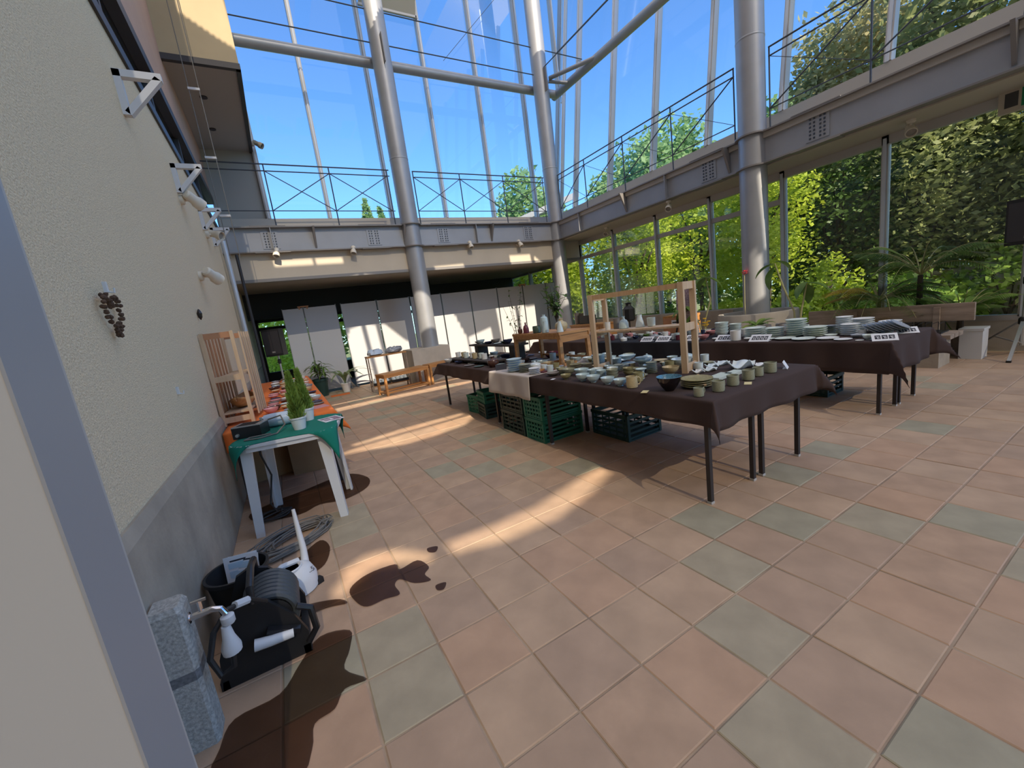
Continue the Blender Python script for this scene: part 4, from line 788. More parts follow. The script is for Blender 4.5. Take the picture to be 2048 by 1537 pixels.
for k in range(9):
    y = .62 - k * .15; kd = ['wide_bowl', 'bowl', 'plate'][k % 3]; o = tag(link('plank_bowl', cer_mesh(kd, ['cer_grey', 'celadon', 'cer_jade', 'cer_navy'][k % 4]), None, (2.78 + .02 * (-1) ** k, 5.42 + y, ZC + .226)), ['grey bowl at the left end of the dark plank', 'pale blue bowl second on the dark plank', 'dark jade plate third on the dark plank', 'navy bowl fourth on the dark plank', 'grey bowl fifth on the dark plank', 'pale blue plate sixth on the dark plank', 'jade bowl seventh on the dark plank', 'navy bowl eighth on the dark plank', 'grey plate at the right end of the dark plank'][k], 'bowl', 'bowls on the dark plank'); w_ = .14; o.scale = (w_, w_, w_)
o = tag(link('bud_vase', cer_mesh('bottle', 'cer_grey'), None, (2.86, 4.74, ZC + .226)), 'small grey bud vase near the right end of dark plank', 'vase'); o.scale = (.08, .08, .11)
solo('low_riser', MB().b2(-.13, .13, -.75, .75, .04, .06).b2(-.1, .1, -.7, -.6, 0, .04).b2(-.1, .1, .6, .7, 0, .04), 'dark_wood', 'low dark riser board carrying pale cups', 'board', loc=(2.42, 5.45, ZC), rz=.03)
for k in range(7): o = tag(link('riser_cup', cer_mesh('cup', ['cer_white', 'tan', 'cer_mint'][k % 3]), None, (2.41 + .03 * (k % 2), 6.05 - k * .16, ZC + .061)), ['white cup at the far end of the low riser', 'tan cup second on the low riser', 'mint cup third on the low riser', 'white cup fourth on the low riser', 'tan cup fifth on the low riser', 'mint cup sixth on the low riser', 'white cup at the near end of the low riser'][k], 'cup', 'cups on the low riser'); o.scale = (.085,) * 3

# ================================================================== window side row
ZD = ZB + .004; G = 'crockery on the window side row'
for lab, kd, m, px, py, w_, n, dz in [
 ('patterned mint bowls stacked by the navy cloth edge', 'bowl', 'cer_mint', 1447, 674, 25, 4, .2), ('mint plates in the square stack behind a sign card', 'plate', 'cer_mint', 1520, 676, 38, 5, .08), ('mint plates in the low stack left of the tallest one', 'plate', 'cer_mint', 1553, 675, 34, 5, .085), ('mint plates in the tallest broad stack', 'plate', 'cer_mint', 1597, 673, 37, 8, .085), ('mint plates in the stack right of the tallest broad one', 'plate', 'cer_mint', 1638, 674, 40, 5, .075),
 ('grey saucers stacked behind the mint plates', 'plate', 'cer_stripe', 1666, 668, 24, 6, .085), ('white plates in the tall slim stack', 'plate', 'cer_white', 1689, 668, 28, 10, .09), ('white saucers in the shorter stack beside the fanned dishes', 'plate', 'cer_white', 1706, 671, 32, 6, .09), ('white plates in the stack behind the fanned dishes', 'plate', 'cer_white', 1744, 657, 36, 6, .08), ('white plates in the rightmost stack', 'plate', 'cer_white', 1788, 661, 36, 5, .08),
 ('white plates stacked on the navy cloth', 'plate', 'cer_white', 1391, 674, 22, 8, .09), ('pale boxes stacked at the far side of the navy cloth', 'plate', 'cer_stripe', 1372, 668, 22, 3, .1), ('grey bowls stacked behind the white cup', 'bowl', 'cer_mint', 1474, 668, 22, 3, .2)]: C(kd, m, lab, px, py, w_, ZD, n=n, dz=dz, name='stacked_' + kd)
for lab, kd, m, px, py, w_, sh in [('pink lined bowl at the edge of the navy cloth', 'bowl', 'cer_pink', 1410, 680, 21, 1), ('pink bowl behind the pink lined one', 'bowl', 'cer_pink', 1425, 671, 20, 1), ('white patterned cup between two sign cards', 'cup', 'cer_white', 1474, 682, 20, 1.05), ('small white cup left of the square stack', 'cup', 'cer_white', 1492, 673, 14, 1.1), ('tan cup before the curved planter', 'cup', 'cer_grey', 1498, 658, 18, .8), ('grey stoneware pot, left of a pair', 'jar', 'cer_grey', 1550, 661, 17, .9), ('grey stoneware pot with mint lid, right of a pair', 'jar', 'cer_grey', 1570, 660, 18, 1.0),
 ('mint dinner plate lying in front, leftmost', 'plate', 'cer_mint', 1546, 680, 27, 1), ('mint dinner plate lying in front, second', 'plate', 'cer_mint', 1577, 680, 37, 1), ('mint dinner plate lying in front, third', 'plate', 'cer_mint', 1614, 682, 41, 1), ('white dinner plate lying in front, fourth', 'plate', 'cer_white', 1654, 680, 38, 1), ('painted white plate with blue spots lying in front', 'plate', 'cer_white', 1684, 681, 30, 1), ('shallow white bowl before the fanned dishes', 'wide_bowl', 'cer_stripe', 1722, 676, 26, 1), ('tiny white dish at the cloth edge', 'plate', 'cer_white', 1722, 682, 14, 1), ('tiny mint dish beside a sign card', 'plate', 'cer_mint', 1738, 677, 12, 1),
 ('low mint bowl behind the grey pots', 'wide_bowl', 'cer_mint', 1600, 652, 22, 1), ('white jug shaped cup at the left of the navy cloth', 'mug', 'cer_white', 1232, 678, 10, 1), ('blue white cup on the navy cloth', 'cup', 'cer_stripe', 1242, 678, 11, 1), ('dark bowl on the navy cloth', 'bowl', 'cer_navy', 1271, 679, 13, 1), ('dark striped bowl on the navy cloth', 'bowl', 'cer_stripe', 1260, 680, 12, 1), ('green tea bowl on the navy cloth', 'bowl', 'leaf_house', 1294, 675, 13, 1), ('pale green tea bowl on the navy cloth', 'bowl', 'cer_mint', 1283, 674, 12, 1), ('cream box shaped cup between the pine posts', 'cup', 'cer_white', 1332, 676, 12, 1), ('pink small cup behind the pine post', 'cup', 'cer_pink', 1312, 675, 10, 1), ('white slim cup right of the pine frame', 'cup', 'cer_white', 1348, 679, 8, 1.4), ('mint blue cup right of the pine frame', 'cup', 'celadon', 1356, 679, 10, 1.3)]: C(kd, m, lab, px, py, w_, ZD, name={'plate': 'dinner_plate', 'cup': 'tea_cup', 'jar': 'stoneware_pot'}.get(kd, 'glazed_bowl'), sh=sh, group=G)
p = at(1735, 674, z=ZD)
for k in range(8):
    o = tag(link('striped_plate', cer_mesh('plate', 'cer_stripe'), None, (p[0] + .11 + k * .012, p[1] + .02 - k * .027, ZD + .012 + .004 * k)), 'blue striped plate in the fanned out row, ' + ORD[k] + ' from left', 'plate', 'fanned striped plates'); o.scale = (.17, .17, .17); o.rotation_euler = (.55, .1, 0)
    o.location.z += .038
for lab, px, py, w_, nb, rz in [('white sign card with dark squares at the left of the brown cloth', 1446, 683, 34, 3, -1.5), ('white sign card with dark squares before the square stack', 1516, 684, 38, 4, -1.5), ('white sign card with three dark squares near the fanned plates', 1771, 682, 40, 3, -1.1), ('white sign card with three dark squares by the rightmost stack', 1817, 667, 34, 3, -1.0), ('white sign card left of the pine posts on navy cloth', 1291, 684, 27, 4, -1.5), ('white sign card between the pine posts on navy cloth', 1323, 684, 30, 4, -1.5), ('white sign card right of the pine posts on navy cloth', 1382, 682, 30, 3, -1.5)]:
    tentcard(lab, px, py, w_, ZD, rz, nb=nb, hr=.55, tilt=.95)
g = random.Random(5)
for k in range(16): px = 1128 + k * 2.6; C('bowl', 'cer_maroon', 'small maroon lacquer bowl on the far maroon cloth, ' + ORD[k] + ' from left', px, 675 + g.uniform(-3, 3), 9, ZD, group='maroon lacquer bowls', name='lacquer_bowl')
for k in range(9): C('cup', ['cer_white', 'cer_pink', 'cer_mint'][k % 3], ['small white cup in the far cup cluster, ', 'small pink cup in the far cup cluster, ', 'small mint cup in the far cup cluster, '][k % 3] + ORD[k // 3] + ' of its colour', 1192 + (k % 5) * 7, 676 - (k // 5) * 8, 8, ZD, group='far cluster of small cups', name='small_cup')
for k in range(10): C(['plate', 'wide_bowl'][k % 2], ['cer_maroon', 'cer_stripe', 'cer_white'][k % 3], ['maroon saucer at the rear of the navy cloth, ', 'striped saucer at the rear of the navy cloth, ', 'white saucer at the rear of the navy cloth, '][k % 3] + ORD[k // 3] + ' of its colour', 1232 + k * 15, 668 - (k % 3) * 3, 12, ZD, group='saucers at the rear of the navy cloth', name='small_saucer')
# things behind the row
t = thing('orange_cabinet', 'orange brown wooden box cabinet before the window ledge', 'cabinet', (6.95, 5.35, 0), .1); part('body', MB().b2(-.2, .2, -.28, .28, 0, .86), 'oak', t); part('door', MB().b2(-.215, -.2, -.26, .26, .05, .82), 'pine_red', t); part('notice', MB().b2(-.219, -.215, -.02, .08, .66, .78), 'paper', t); part('notice', MB().b2(-.219, -.215, -.17, -.09, .60, .76), 'paper_yellow', t)
t = thing('oak_sideboard', 'low amber wooden sideboard behind the far maroon bowls', 'cabinet', (6.6, 7.6, 0), .0); part('body', MB().b2(-.2, .2, -.6, .6, 0, .80), 'oak', t); part('top', MB().b2(-.22, .22, -.62, .62, .80, .83), 'oak', t)
for k, y in enumerate((-.3, .05, .35)): part('door', MB().b2(-.215, -.2, y - .15, y + .15, .06, .76), 'oak', t)
solo('black_box', MB().b2(-.12, .12, -.17, .17, 0, .2).b2(-.125, -.12, -.14, .14, .03, .17), 'black', 'black box standing on the amber sideboard', 'box', loc=(6.6, 7.75, .831))
for lab, dy, kd, m, sc in [('tall grey cylinder vase left of the black box', 8.15, 'cyl', 'cer_grey', .13), ('dark wooden cylinder vase beside the tall grey one', 7.98, 'cyl', 'bark', .12)]: o = tag(link('cylinder_vase', cer_mesh(kd, m), None, (6.6, dy, .831)), lab, 'vase'); o.scale = (sc, sc, sc * 1.25)
t = thing('black_lantern', 'black lantern hung on a thin stand behind the pine frame', 'lantern', (6.3, 6.1, 0)); part('stand', MB().tube([(0, 0, 0), (0, 0, .85)], .012, 8).tube([(-.15, 0, 0.01), (.15, 0, 0.01)], .012, 6).tube([(0, -.15, 0.01), (0, .15, 0.01)], .012, 6), 'black', t); part('body', MB().lathe([(.09, .85), (.12, .88), (.12, 1.1), (.06, 1.16), (.05, 1.2), (.07, 1.22), (.0, 1.24)], 8), 'black', t)
t = thing('easel', 'black easel holding a pale picture behind the pine frame', 'easel', (6.6, 5.0, 0), .2)
for a, b in [((0, .3, 0), (.1, .02, 1.55)), ((0, -.3, 0), (.1, -.02, 1.55)), ((.5, 0, 0), (.1, 0, 1.5))]: part('leg', MB().bar(a, b, .03, .02), 'black', t)
part('ledge', MB().box((.02, 0, .75), (.06, .5, .02)), 'black', t); part('picture', MB().box((.06, 0, 1.05), (.015, .36, .58), M=Matrix.Rotation(.06, 3, 'Y')), 'photo_mauve', t)
solo('curved_planter', MB().lathe([(.62, 0), (.62, .77), (.61, .79), (.54, .79), (.53, .77), (.53, .48)], 40), 'concrete_lt', 'round concrete planter curving around the right column', 'planter', smooth=True, loc=(XB, 4.11, 0))
# bench with plank backrest
t = thing('garden_bench', 'weathered wooden bench with broad plank backrest beside the palm', 'bench', (7.3, 2.36, 0))
part('back_plank', MB().b2(-.025, .025, -.87, .90, .52, .735), 'board_grey', t)
for y in (-.55, .3): part('back_post', MB().b2(-.06, -.03, y - .03, y + .03, .38, .70), 'board_grey', t)
for k in range(3): part('seat_plank', MB().b2(-.55 + k * .16, -.41 + k * .16, -.80, .85, .36, .41), 'board_grey', t)
for y in (-.6, .4): part('concrete_leg', MB().b2(-.5, -.1, y - .1, y + .1, 0, .36), 'concrete', t)
t = thing('wire_rack', 'small dark wire rack on the bench seat', 'rack', (7.02, 1.85, .411)); part('tray', MB().b2(-.14, .14, -.18, .18, .0, .015), 'black', t)
for k in range(6): part('wire', MB().tube([(-.12, -.15 + k * .06, .015), (-.12, -.15 + k * .06, .12), (.12, -.15 + k * .06, .12), (.12, -.15 + k * .06, .015)], .004, 5), 'black', t)
solo('white_bin', MB().prism([(-.12, -.1), (.12, -.1), (.12, .1), (-.12, .1)], 0, .36).b2(-.13, .13, -.11, .11, .36, .39), 'plastic_white', 'small white lidded bin behind the garden bench', 'bin', loc=(7.60, 1.55, 0))
# loudspeakers
def loudspeaker(lab, c, rz, hub, feet, zb, sz=(.3, .36, .52)):
    t = thing('speaker_stand', 'silver tripod stand under the ' + lab.split(' ', 2)[1] + ' ' + (' '.join(lab.split(' ')[2:6])), 'stand', (c[0], c[1], 0), rz, 'loudspeaker stands'); part('pole', MB().tube([(0, 0, .12), (0, 0, zb)], .019, 10), 'silver', t, True); part('hub', MB().lathe([(.035, hub - .04), (.045, hub - .03), (.045, hub + .03), (.03, hub + .05)], 12), 'black', t); part('collar', MB().lathe([(.03, hub + .45), (.034, hub + .46), (.034, hub + .53), (.02, hub + .55)], 12), 'black', t)
    for k in range(3):
        a = 2 * PI * k / 3 + feet; d = Vector((math.cos(a), math.sin(a), 0)); l = part('leg', MB().bar(d * .03 + Vector((0, 0, hub)), d * .55 + Vector((0, 0, .015)), .03, .02), 'silver', t); part('brace', MB().bar(d * .3 + Vector((0, 0, .22)), Vector((0, 0, .14)), .02, .012), 'silver', t); part('rubber_foot', MB().box(d * .55 + Vector((0, 0, .012)), (.04, .04, .024)), 'black', l)
    s = thing('loudspeaker', lab, 'speaker', (c[0], c[1], zb + .001), rz, 'black loudspeakers'); X, Y, Z = sz[0] / 2, sz[1] / 2, sz[2]
    part('cabinet', MB().prism([(-X, -Y), (X * .6, -Y), (X, -Y * .6), (X, Y * .6), (X * .6, Y), (-X, Y)], 0, Z), 'black', s); part('grille', MB().b2(-X - .008, -X, -Y * .9, Y * .9, .04, Z - .04), 'dkmetal', s); part('badge', MB().b2(-X - .011, -X - .008, -.03, .03, .07, .10), 'silver', s); part('handle', MB().b2(-.06, .06, Y * .98, Y + .012, Z * .45, Z * .55), 'dkmetal', s)
loudspeaker('black loudspeaker by the window at the right edge of the picture', (7.86, 1.20), 0, .42, PI, 1.34)
loudspeaker('black loudspeaker in the dim corner left of the white panels', (-.10, 9.75), 1.2, .5, .4, 1.12, (.3, .34, .55))
p = at(2004, 208, x=XW - .08); t = thing('exit_sign', 'emergency exit sign box above the right hand window', 'sign', (XW - .08, p[1], p[2])); part('box', MB().b2(-.05, .05, -.62, .02, -.13, .13), 'soffit', t); part('green_face', MB().b2(-.054, -.05, -.58, -.16, -.1, .1), 'exit_green', t); part('brown_face', MB().b2(-.054, -.05, -.135, -.03, -.08, .08), 'dark_wall', t)
# --- house plants on the window side
def leafblade(w_, l, bend, n=7, m=None, fold=.15):
    vs = []; fs = []
    for i in range(n + 1):
        t_ = i / n; ww = w_ * math.sin(PI * min(1, t_ * .93 + .05)) ** .8; x = l * t_ * math.cos(bend * t_ * .6); z = -l * bend * .5 * t_ * t_
        vs += [(x, -ww / 2, z + fold * ww), (x, 0, z), (x, ww / 2, z + fold * ww)]
    for i in range(n): a = 3 * i; fs += [(a, a + 3, a + 4, a + 1), (a + 1, a + 4, a + 5, a + 2)]
    return vs, fs
def put(vs, loc, yaw, pitch, s=1):
    M = Matrix.Translation(loc) @ Matrix.Rotation(yaw, 4, 'Z') @ Matrix.Rotation(-pitch, 4, 'Y'); return [tuple(M @ (Vector(v) * s)) for v in vs]
def pot(t, r, h, m, soil=True):
    part('pot', MB().lathe([(r * .72, 0), (r * .98, h * .88), (r * 1.08, h * .88), (r * 1.08, h), (r * .96, h), (r * .9, h * .85)], 24), m, t, True)
    if soil: part('soil', MB().lathe([(r * .9, h * .84), (0, h * .87)], 20), 'soil', t)
def stemplant(lab, loc, stems, potm='plastic_white', extra=None):
    t = thing('tall_potted_plant', lab, 'plant', loc, 0, 'tall window plants'); pot(t, .16, .3, potm)
    for pts, lv in stems:
        part('stem', MB().tube([(0, 0, .26)] + pts, [.022] + [.014] * (len(pts) - 1) + [.008], 7), 'stem', t, True)
        for (q, yaw, pitch, l) in lv: vs, fs = leafblade(l * .48, l, .8); part('leaf', MB().add(put(vs, q, yaw, pitch), fs), 'leaf_house', t, True)
    return t
stemplant('tall bare stemmed plant with drooping leaves left of curved planter', (6.62, 4.62, 0), [([(.02, 0, .75), (.05, -.1, 1.1), (0.02, -.05, 1.5)], [((.02, -.05, 1.5), 2.6, -.2, .34), ((.02, -.05, 1.5), -1.2, -.3, .36), ((.02, -.05, 1.5), .5, .2, .28), ((.02, -.05, 1.5), 1.4, -.5, .3)]), ([(.0, .1, .7), (0, .28, 1.0)], [((0, .28, 1.0), 1.6, -.3, .4), ((0, .28, 1.0), 2.6, 0, .38), ((0, .28, 1.0), .6, -.6, .38), ((0, .28, 1.02), -2.4, .1, .34), ((0, .2, .9), 1.9, -.8, .4)])])
t = thing('yellow_orchid', 'small yellow flower cluster beside the bare stemmed plant', 'flower', (6.35, 4.4, 0), 0); pot(t, .09, .62, 'cer_white')
for k in range(9): part('bloom', MB().lathe([(.004, 0), (.028, .012), (.03, .022), (.012, .012)], 8, (random.uniform(-.04, .04), random.uniform(-.04, .04), .66 + random.uniform(0, .14))), 'flower_yellow', t)
part('stem', MB().tube([(0, 0, .5), (0, .01, .78)], .006, 5), 'stem', t)
stemplant('slim plant with large round leaves right of the right column', (6.75, 3.18, 0), [([(.03, .05, .8), (.02, .2, 1.2), (.0, .3, 1.55)], [((0, .3, 1.55), 1.8, -.2, .34), ((0, .3, 1.5), 2.6, -.9, .36), ((0, .3, 1.58), -.6, -.2, .3)]), ([(.02, -.05, .8), (.03, -.12, 1.2)], [((.03, -.12, 1.2), -1.4, -.1, .34), ((.03, -.12, 1.22), 2.8, -.5, .3), ((.03, -.12, 1.18), .2, -.9, .3)])], 'alum')
t = thing('low_pot_plant', 'low potted foliage before the curved planter', 'plant', (6.45, 3.6, 0)); pot(t, .12, .66, 'cer_white')
for k in range(12): vs, fs = leafblade(.09, .28, .9); part('leaf', MB().add(put(vs, (0, 0, .62), k * 2.4, .9 - .1 * (k % 5)), fs), 'leaf_house' if k % 3 else 'leaf_mid', t, True)
p = at(1497, 545, x=XB - .22); t = thing('red_flower', 'small red flower on a thin stalk against the right column', 'flower', (XB - .235, 4.17, p[2] - .5)); part('stalk', MB().tube([(0, 0, -.5), (.005, .01, 0), (0, 0, .48)], .004, 5), 'stem', t)
for k in range(5): part('petal', MB().lathe([(.003, 0), (.022, .008), (.026, .016), (.010, .012)], 8, (0, .028 * math.cos(k * 1.257), .5 + .028 * math.sin(k * 1.257))), 'flower_red', t)
def frond(L, lift, n, ll, droop):
    rib = MB(); pts = []; lv = ([], [])
    for i in range(11):
        t_ = i / 10; pts.append(Vector((L * t_ * (1 - .12 * t_), 0, L * (lift * t_ - droop * t_ * t_))))
    rib.tube(pts, [.008 * (1 - .08 * i) for i in range(11)], 5); mb = MB()
    for i in range(n):
        t_ = .2 + .78 * i / n; k = t_ * 10; a = int(k); P = pts[a].lerp(pts[min(10, a + 1)], k - a); l = ll * math.sin(PI * (.12 + .8 * (i / n))) + .03
        for s in (-1, 1):
            tip = P + Vector((l * .5, s * l * .85, -l * .25)); w_ = Vector((.0065, 0, .0)); mb.add([P - w_, P + w_, P.lerp(tip, .5) + w_ * 1.3, tip, P.lerp(tip, .5) - w_ * 1.3], [(0, 1, 2, 3, 4)])
    return rib, mb
def palm(lab, loc, fr, potr=.2, poth=.36, m='leaf_house', trunk=.5):
    t = thing('potted_palm', lab, 'palm', loc, 0, 'potted palms'); pot(t, potr, poth, 'cer_grey'); part('trunk', MB().tube([(0, 0, poth * .8), (0, 0, poth + trunk)], [.04, .03], 8), 'bark', t)
    for yaw, L, lift, droop, mm in fr:
        rib, mb = frond(L, lift, 22, L * .30, droop); M = Matrix.Translation((0, 0, poth + trunk)) @ Matrix.Rotation(yaw, 4, 'Z')
        for q in (rib, mb): q.v = [tuple(M @ Vector(v)) for v in q.v]
        f = part('frond', mb, mm, t); part('midrib', rib, 'stem', f)
g = random.Random(11)
palm('big feathery palm with drooping fronds behind the plank backrest', (7.76, 2.56, 0), [(g.uniform(0, 6.28), g.uniform(.65, .95), g.uniform(.5, 1.1), g.uniform(.6, 1.2), 'leaf_house' if k % 5 else 'leaf_yellow') for k in range(30)] + [(3.4, .8, .3, .95, 'leaf_yellow'), (3.9, .75, .25, .9, 'leaf_yellow')], trunk=.42)
palm('tall dark palm at the right near the loudspeaker', (7.78, 2.12, 0), [(g.uniform(0, 6.28), g.uniform(.6, .9), g.uniform(.7, 1.4), g.uniform(.5, 1.0), 'leaf_house') for k in range(28)], trunk=.75)
palm('fan leaved plant between palm and loudspeaker', (7.80, 1.72, 0), [(g.uniform(0, 6.28), g.uniform(.4, .6), g.uniform(.8, 1.5), g.uniform(.5, .9), 'leaf_mid' if k % 4 == 0 else 'leaf_house') for k in range(24)], .12, .3, trunk=.2)
# cut branches
def branches(lab, loc, n, h, spread, seed, ln=.05, m='leaf_house', per=9):
    g = random.Random(seed); t = thing('cut_branches', lab, 'branches', loc)
    for k in range(n):
        a = g.uniform(0, 6.28); r = spread * g.uniform(.2, 1); hh = h * g.uniform(.6, 1); pts = [Vector((0, 0, 0)), Vector((r * .3 * math.cos(a), r * .3 * math.sin(a), hh * .5)), Vector((r * math.cos(a), r * math.sin(a), hh))]
        b = part('twig', MB().tube(pts, [.004, .003, .0015], 5), 'bark', t); q = MB()
        for i in range(per):
            f = g.uniform(.3, 1); P = pts[0].lerp(pts[1], f * 2) if f < .5 else pts[1].lerp(pts[2], f * 2 - 1); vs, fs = leafblade(ln * .5, ln, .5, 3); q.add(put(vs, P, g.uniform(0, 6.28), g.uniform(-.6, .7)), fs)
        part('leaves', q, m, b)
    return t
p = at(1117, 668, z=ZV); p = p + np.array([.35, .6, 0]) * (28 * depth(p) / FPX) * .35
branches('green leafy branches in the round tan vase', (p[0], p[1], ZV + .12), 12, .38, .14, 3, .07, 'leaf_house', 8)
t = branches('thin dark cut branches standing behind the dark plank shelf', (2.95, 5.02, ZC + .10), 7, .95, .22, 5, .05, 'leaf_dark', 10); o = tag(link('branch_vase', cer_mesh('cyl', 'cer_black'), None, (2.95, 5.02, ZC)), 'slim black vase holding the thin dark branches', 'vase'); o.scale = (.07, .07, .09)

# ================================================================== left side: white table with green cloth
TZ = .70; WT = (-.07, 3.567); WR = -.21
t = thing('plastic_table', 'white plastic garden table under the green cloth', 'table', (*WT, 0), WR)
def sq(h, n=40, e=5): return [(h[0] * math.copysign(abs(math.cos(a)) ** (2 / e), math.cos(a)), h[1] * math.copysign(abs(math.sin(a)) ** (2 / e), math.sin(a))) for a in [2 * PI * (k + .5) / n for k in range(n)]]
part('tabletop', MB().prism(sq((.36, .33)), TZ - .022, TZ), 'plastic_white', t); part('skirt', MB().prism(sq((.345, .315)), TZ - .055, TZ - .022), 'plastic_white', t)
for sx in (-1, 1):
    for sy in (-1, 1):
        m = MB(); a = Vector((sx * .29, sy * .265, TZ - .05)); b = Vector((sx * .315, sy * .29, 0)); w0, w1 = .075, .055
        L = [(0, 0), (-1, 0), (-1, -.3), (-.3, -.3), (-.3, -1), (0, -1)]; vs = [a + Vector((sx * u * w0, sy * v * w0, 0)) for u, v in L] + [b + Vector((sx * u * w1, sy * v * w1, 0)) for u, v in L]
        part('leg', m.add(vs, [tuple(range(6)), tuple(range(11, 5, -1))] + [(i, (i + 1) % 6, 6 + (i + 1) % 6, 6 + i) for i in range(6)]), 'plastic_white', t)
N = 30; vs = []
for j in range(N + 1):
    for i in range(N + 1):
        u, v = 2 * i / N - 1, 2 * j / N - 1; x, y = u * (.345 + .12 * v * v), v * (.31 + .125 * u * u); r = math.hypot(x, y); an = math.atan2(y, x)
        c, s_ = abs(math.cos(an)), abs(math.sin(an)); R_ = ((c / .362) ** 5 + (s_ / .332) ** 5) ** (-.2); e = r - R_
        if e <= 0: vs.append((x, y, TZ + .003))
        else: q = R_ + .004 + e * (.16 + .12 * math.sin(an * 16)); vs.append((q * math.cos(an), q * math.sin(an), TZ + .003 - e * 1.15))
fs = [(j * (N + 1) + i, j * (N + 1) + i + 1, (j + 1) * (N + 1) + i + 1, (j + 1) * (N + 1) + i) for j in range(N) for i in range(N)]
o = solo('tablecloth', MB().add(vs, fs), 'cloth_green', 'deep green cloth with hanging corners on the white table', 'tablecloth', smooth=True, loc=(*WT, 0), rz=WR); md = o.modifiers.new('thick', 'SOLIDIFY'); md.thickness = .003; md.offset = 1
ZG = TZ + .007
def conifer(lab, px, py, wpx, hpx, tilt, seed):
    p = at(px, py, z=ZG); k = depth(p) / FPX; t = thing('potted_conifer', lab, 'plant', (p[0] + .01, p[1] + .03, ZG), 0, 'small potted conifers'); r, h = wpx * k / 2, 25 * k
    pot(t, r, h, 'plastic_white'); H = hpx * k; g = np.random.default_rng(seed); n = 2600; z = g.random(n) ** .9; a = g.random(n) * 6.28; rr = (r * 1.15) * (1 - z) ** .8 * g.random(n) ** .5 * (.75 + .25 * np.sin(a * 5 + z * 9)) + .004
    cen = np.stack([rr * np.cos(a) + z * H * tilt, rr * np.sin(a), h * .95 + z * H], 1); d = np.stack([np.cos(a) * .012, np.sin(a) * .012, .02 + 0 * a], 1) + g.normal(size=(n, 3)) * .004; e = g.normal(size=(n, 3)) * .003
    quads('foliage', np.stack([cen - d, cen + e, cen + d, cen - e], 1).reshape(-1, 3), 'leaf_conifer', t); part('stem', MB().tube([(0, 0, h * .7), (H * tilt * .8, 0, h + H * .8)], [.008, .003], 6), 'bark', t)
conifer('small conifer in white pot at the front of the green cloth', 598, 860, 30, 92, .0, 1); conifer('small conifer in white pot behind the front one', 616, 842, 26, 80, -.03, 2)
p = at(504, 878, z=ZG); t = thing('amplifier_box', 'black amplifier box on the green cloth', 'amplifier', (-.33, 3.62, ZG), -.35); part('case', MB().b2(-.10, .10, -.075, .075, 0, .085), 'black_gloss', t); part('top_plate', MB().b2(-.10, .10, -.075, .075, .085, .092), 'silver', t)
for k in range(4): part('vent_slot', MB().b2(-.07, .06, -.05 + k * .03, -.035 + k * .03, .092, .0945), 'black', t)
part('plug', MB().box((.08, .02, .10), (.02, .02, .045)), 'chrome', t); part('knob', MB().lathe([(.012, 0), (.012, .02), (0, .022)], 10, (-.06, -.078, .03), M=Matrix.Rotation(PI / 2, 3, 'X')), 'silver', t)
solo('white_canister', MB().lathe([(.03, -.11), (.05, -.10), (.055, -.05), (.055, .06), (.05, .10), (.03, .11)], 24, (0, 0, .056), M=Matrix.Rotation(PI / 2, 3, 'Y')), 'plastic_blue', 'bluish white canister lying on its side behind conifer', 'canister', smooth=True, loc=(-.14, 3.775, ZG), rz=-.15)
solo('loose_cable', MB().tube([(-.32, 3.72, ZG + .05), (-.22, 3.70, ZG + .08), (-.12, 3.66, ZG + .10), (-.1, 3.56, ZG + .04), (-.16, 3.44, ZG + .006), (-.28, 3.40, ZG + .006), (-.37, 3.44, ZG + .006), (-.34, 3.50, ZG + .006), (-.2, 3.47, ZG + .008)], .006, 7), 'cable_grey', 'grey cable looping over the green cloth', 'cable', smooth=True)
t = thing('magazine', 'open printed leaflet with mauve photos on the green cloth', 'leaflet', (.225, 3.555, ZG), .25); part('page', MB().b2(-.075, .075, -.095, .095, 0, .003), 'paper', t)
for k, (x, y, a, b) in enumerate([(-.03, .045, .07, .06), (-.035, -.03, .05, .05), (.035, .01, .05, .12), (.02, -.07, .08, .03)]): part('photo', MB().box((x, y, .0034), (a, b, .0008)), 'photo_mauve', t)
# --- orange cloth table
t = thing('long_table', 'long table against the stucco wall under the orange cloth', 'table', (-.13, 6.24, 0)); part('tabletop', MB().b2(-.42, .42, -2.24, 2.24, TZ - .035, TZ - .003), 'pine_red', t)
for sx in (-1, 1):
    for sy in (-1, 0, 1): part('leg', MB().box((sx * .37, sy * 2.15, (TZ - .035) / 2), (.035, .035, TZ - .035)), 'leg_dark', t)
cloth('tablecloth', 'bright orange cloth on the long wall side table', -.56, .295, 3.985, 8.5, TZ, 0, .13, .16, .14, 'cloth_orange', seed=9)
ZO = TZ + .005; g = random.Random(21); MM = ['cer_white', 'tan', 'cer_navy', 'cer_grey', 'cer_pink', 'celadon', 'cer_brown', 'cer_mint', 'cer_stripe', 'pine_pale']; cnt = {}
MN = dict(cer_white='white', tan='tan', cer_navy='navy', cer_grey='grey', cer_pink='pink', celadon='pale blue', cer_brown='brown', cer_mint='mint', cer_stripe='striped', pine_pale='wooden'); KN = dict(plate='plate', wide_bowl='shallow bowl', bowl='small bowl')
for j in range(22):
    for i in range(4):
        x = -.20 + i * .13 + g.uniform(-.02, .02); y = 4.55 + j * .165 + g.uniform(-.015, .015); m = g.choice(MM); kd = g.choice(['plate', 'plate', 'wide_bowl', 'bowl']); w_ = g.uniform(.11, .135)
        key = MN[m] + ' ' + KN[kd]; cnt[key] = cnt.get(key, 0) + 1
        o = tag(link('small_dish', cer_mesh(kd, m), None, (x, y, ZO)), key + ' on the orange cloth, ' + ORD[cnt[key] - 1] + ' of its sort from the front', 'dish', 'small dishes crowded on the orange cloth'); o.scale = (w_, w_, w_ * .9)
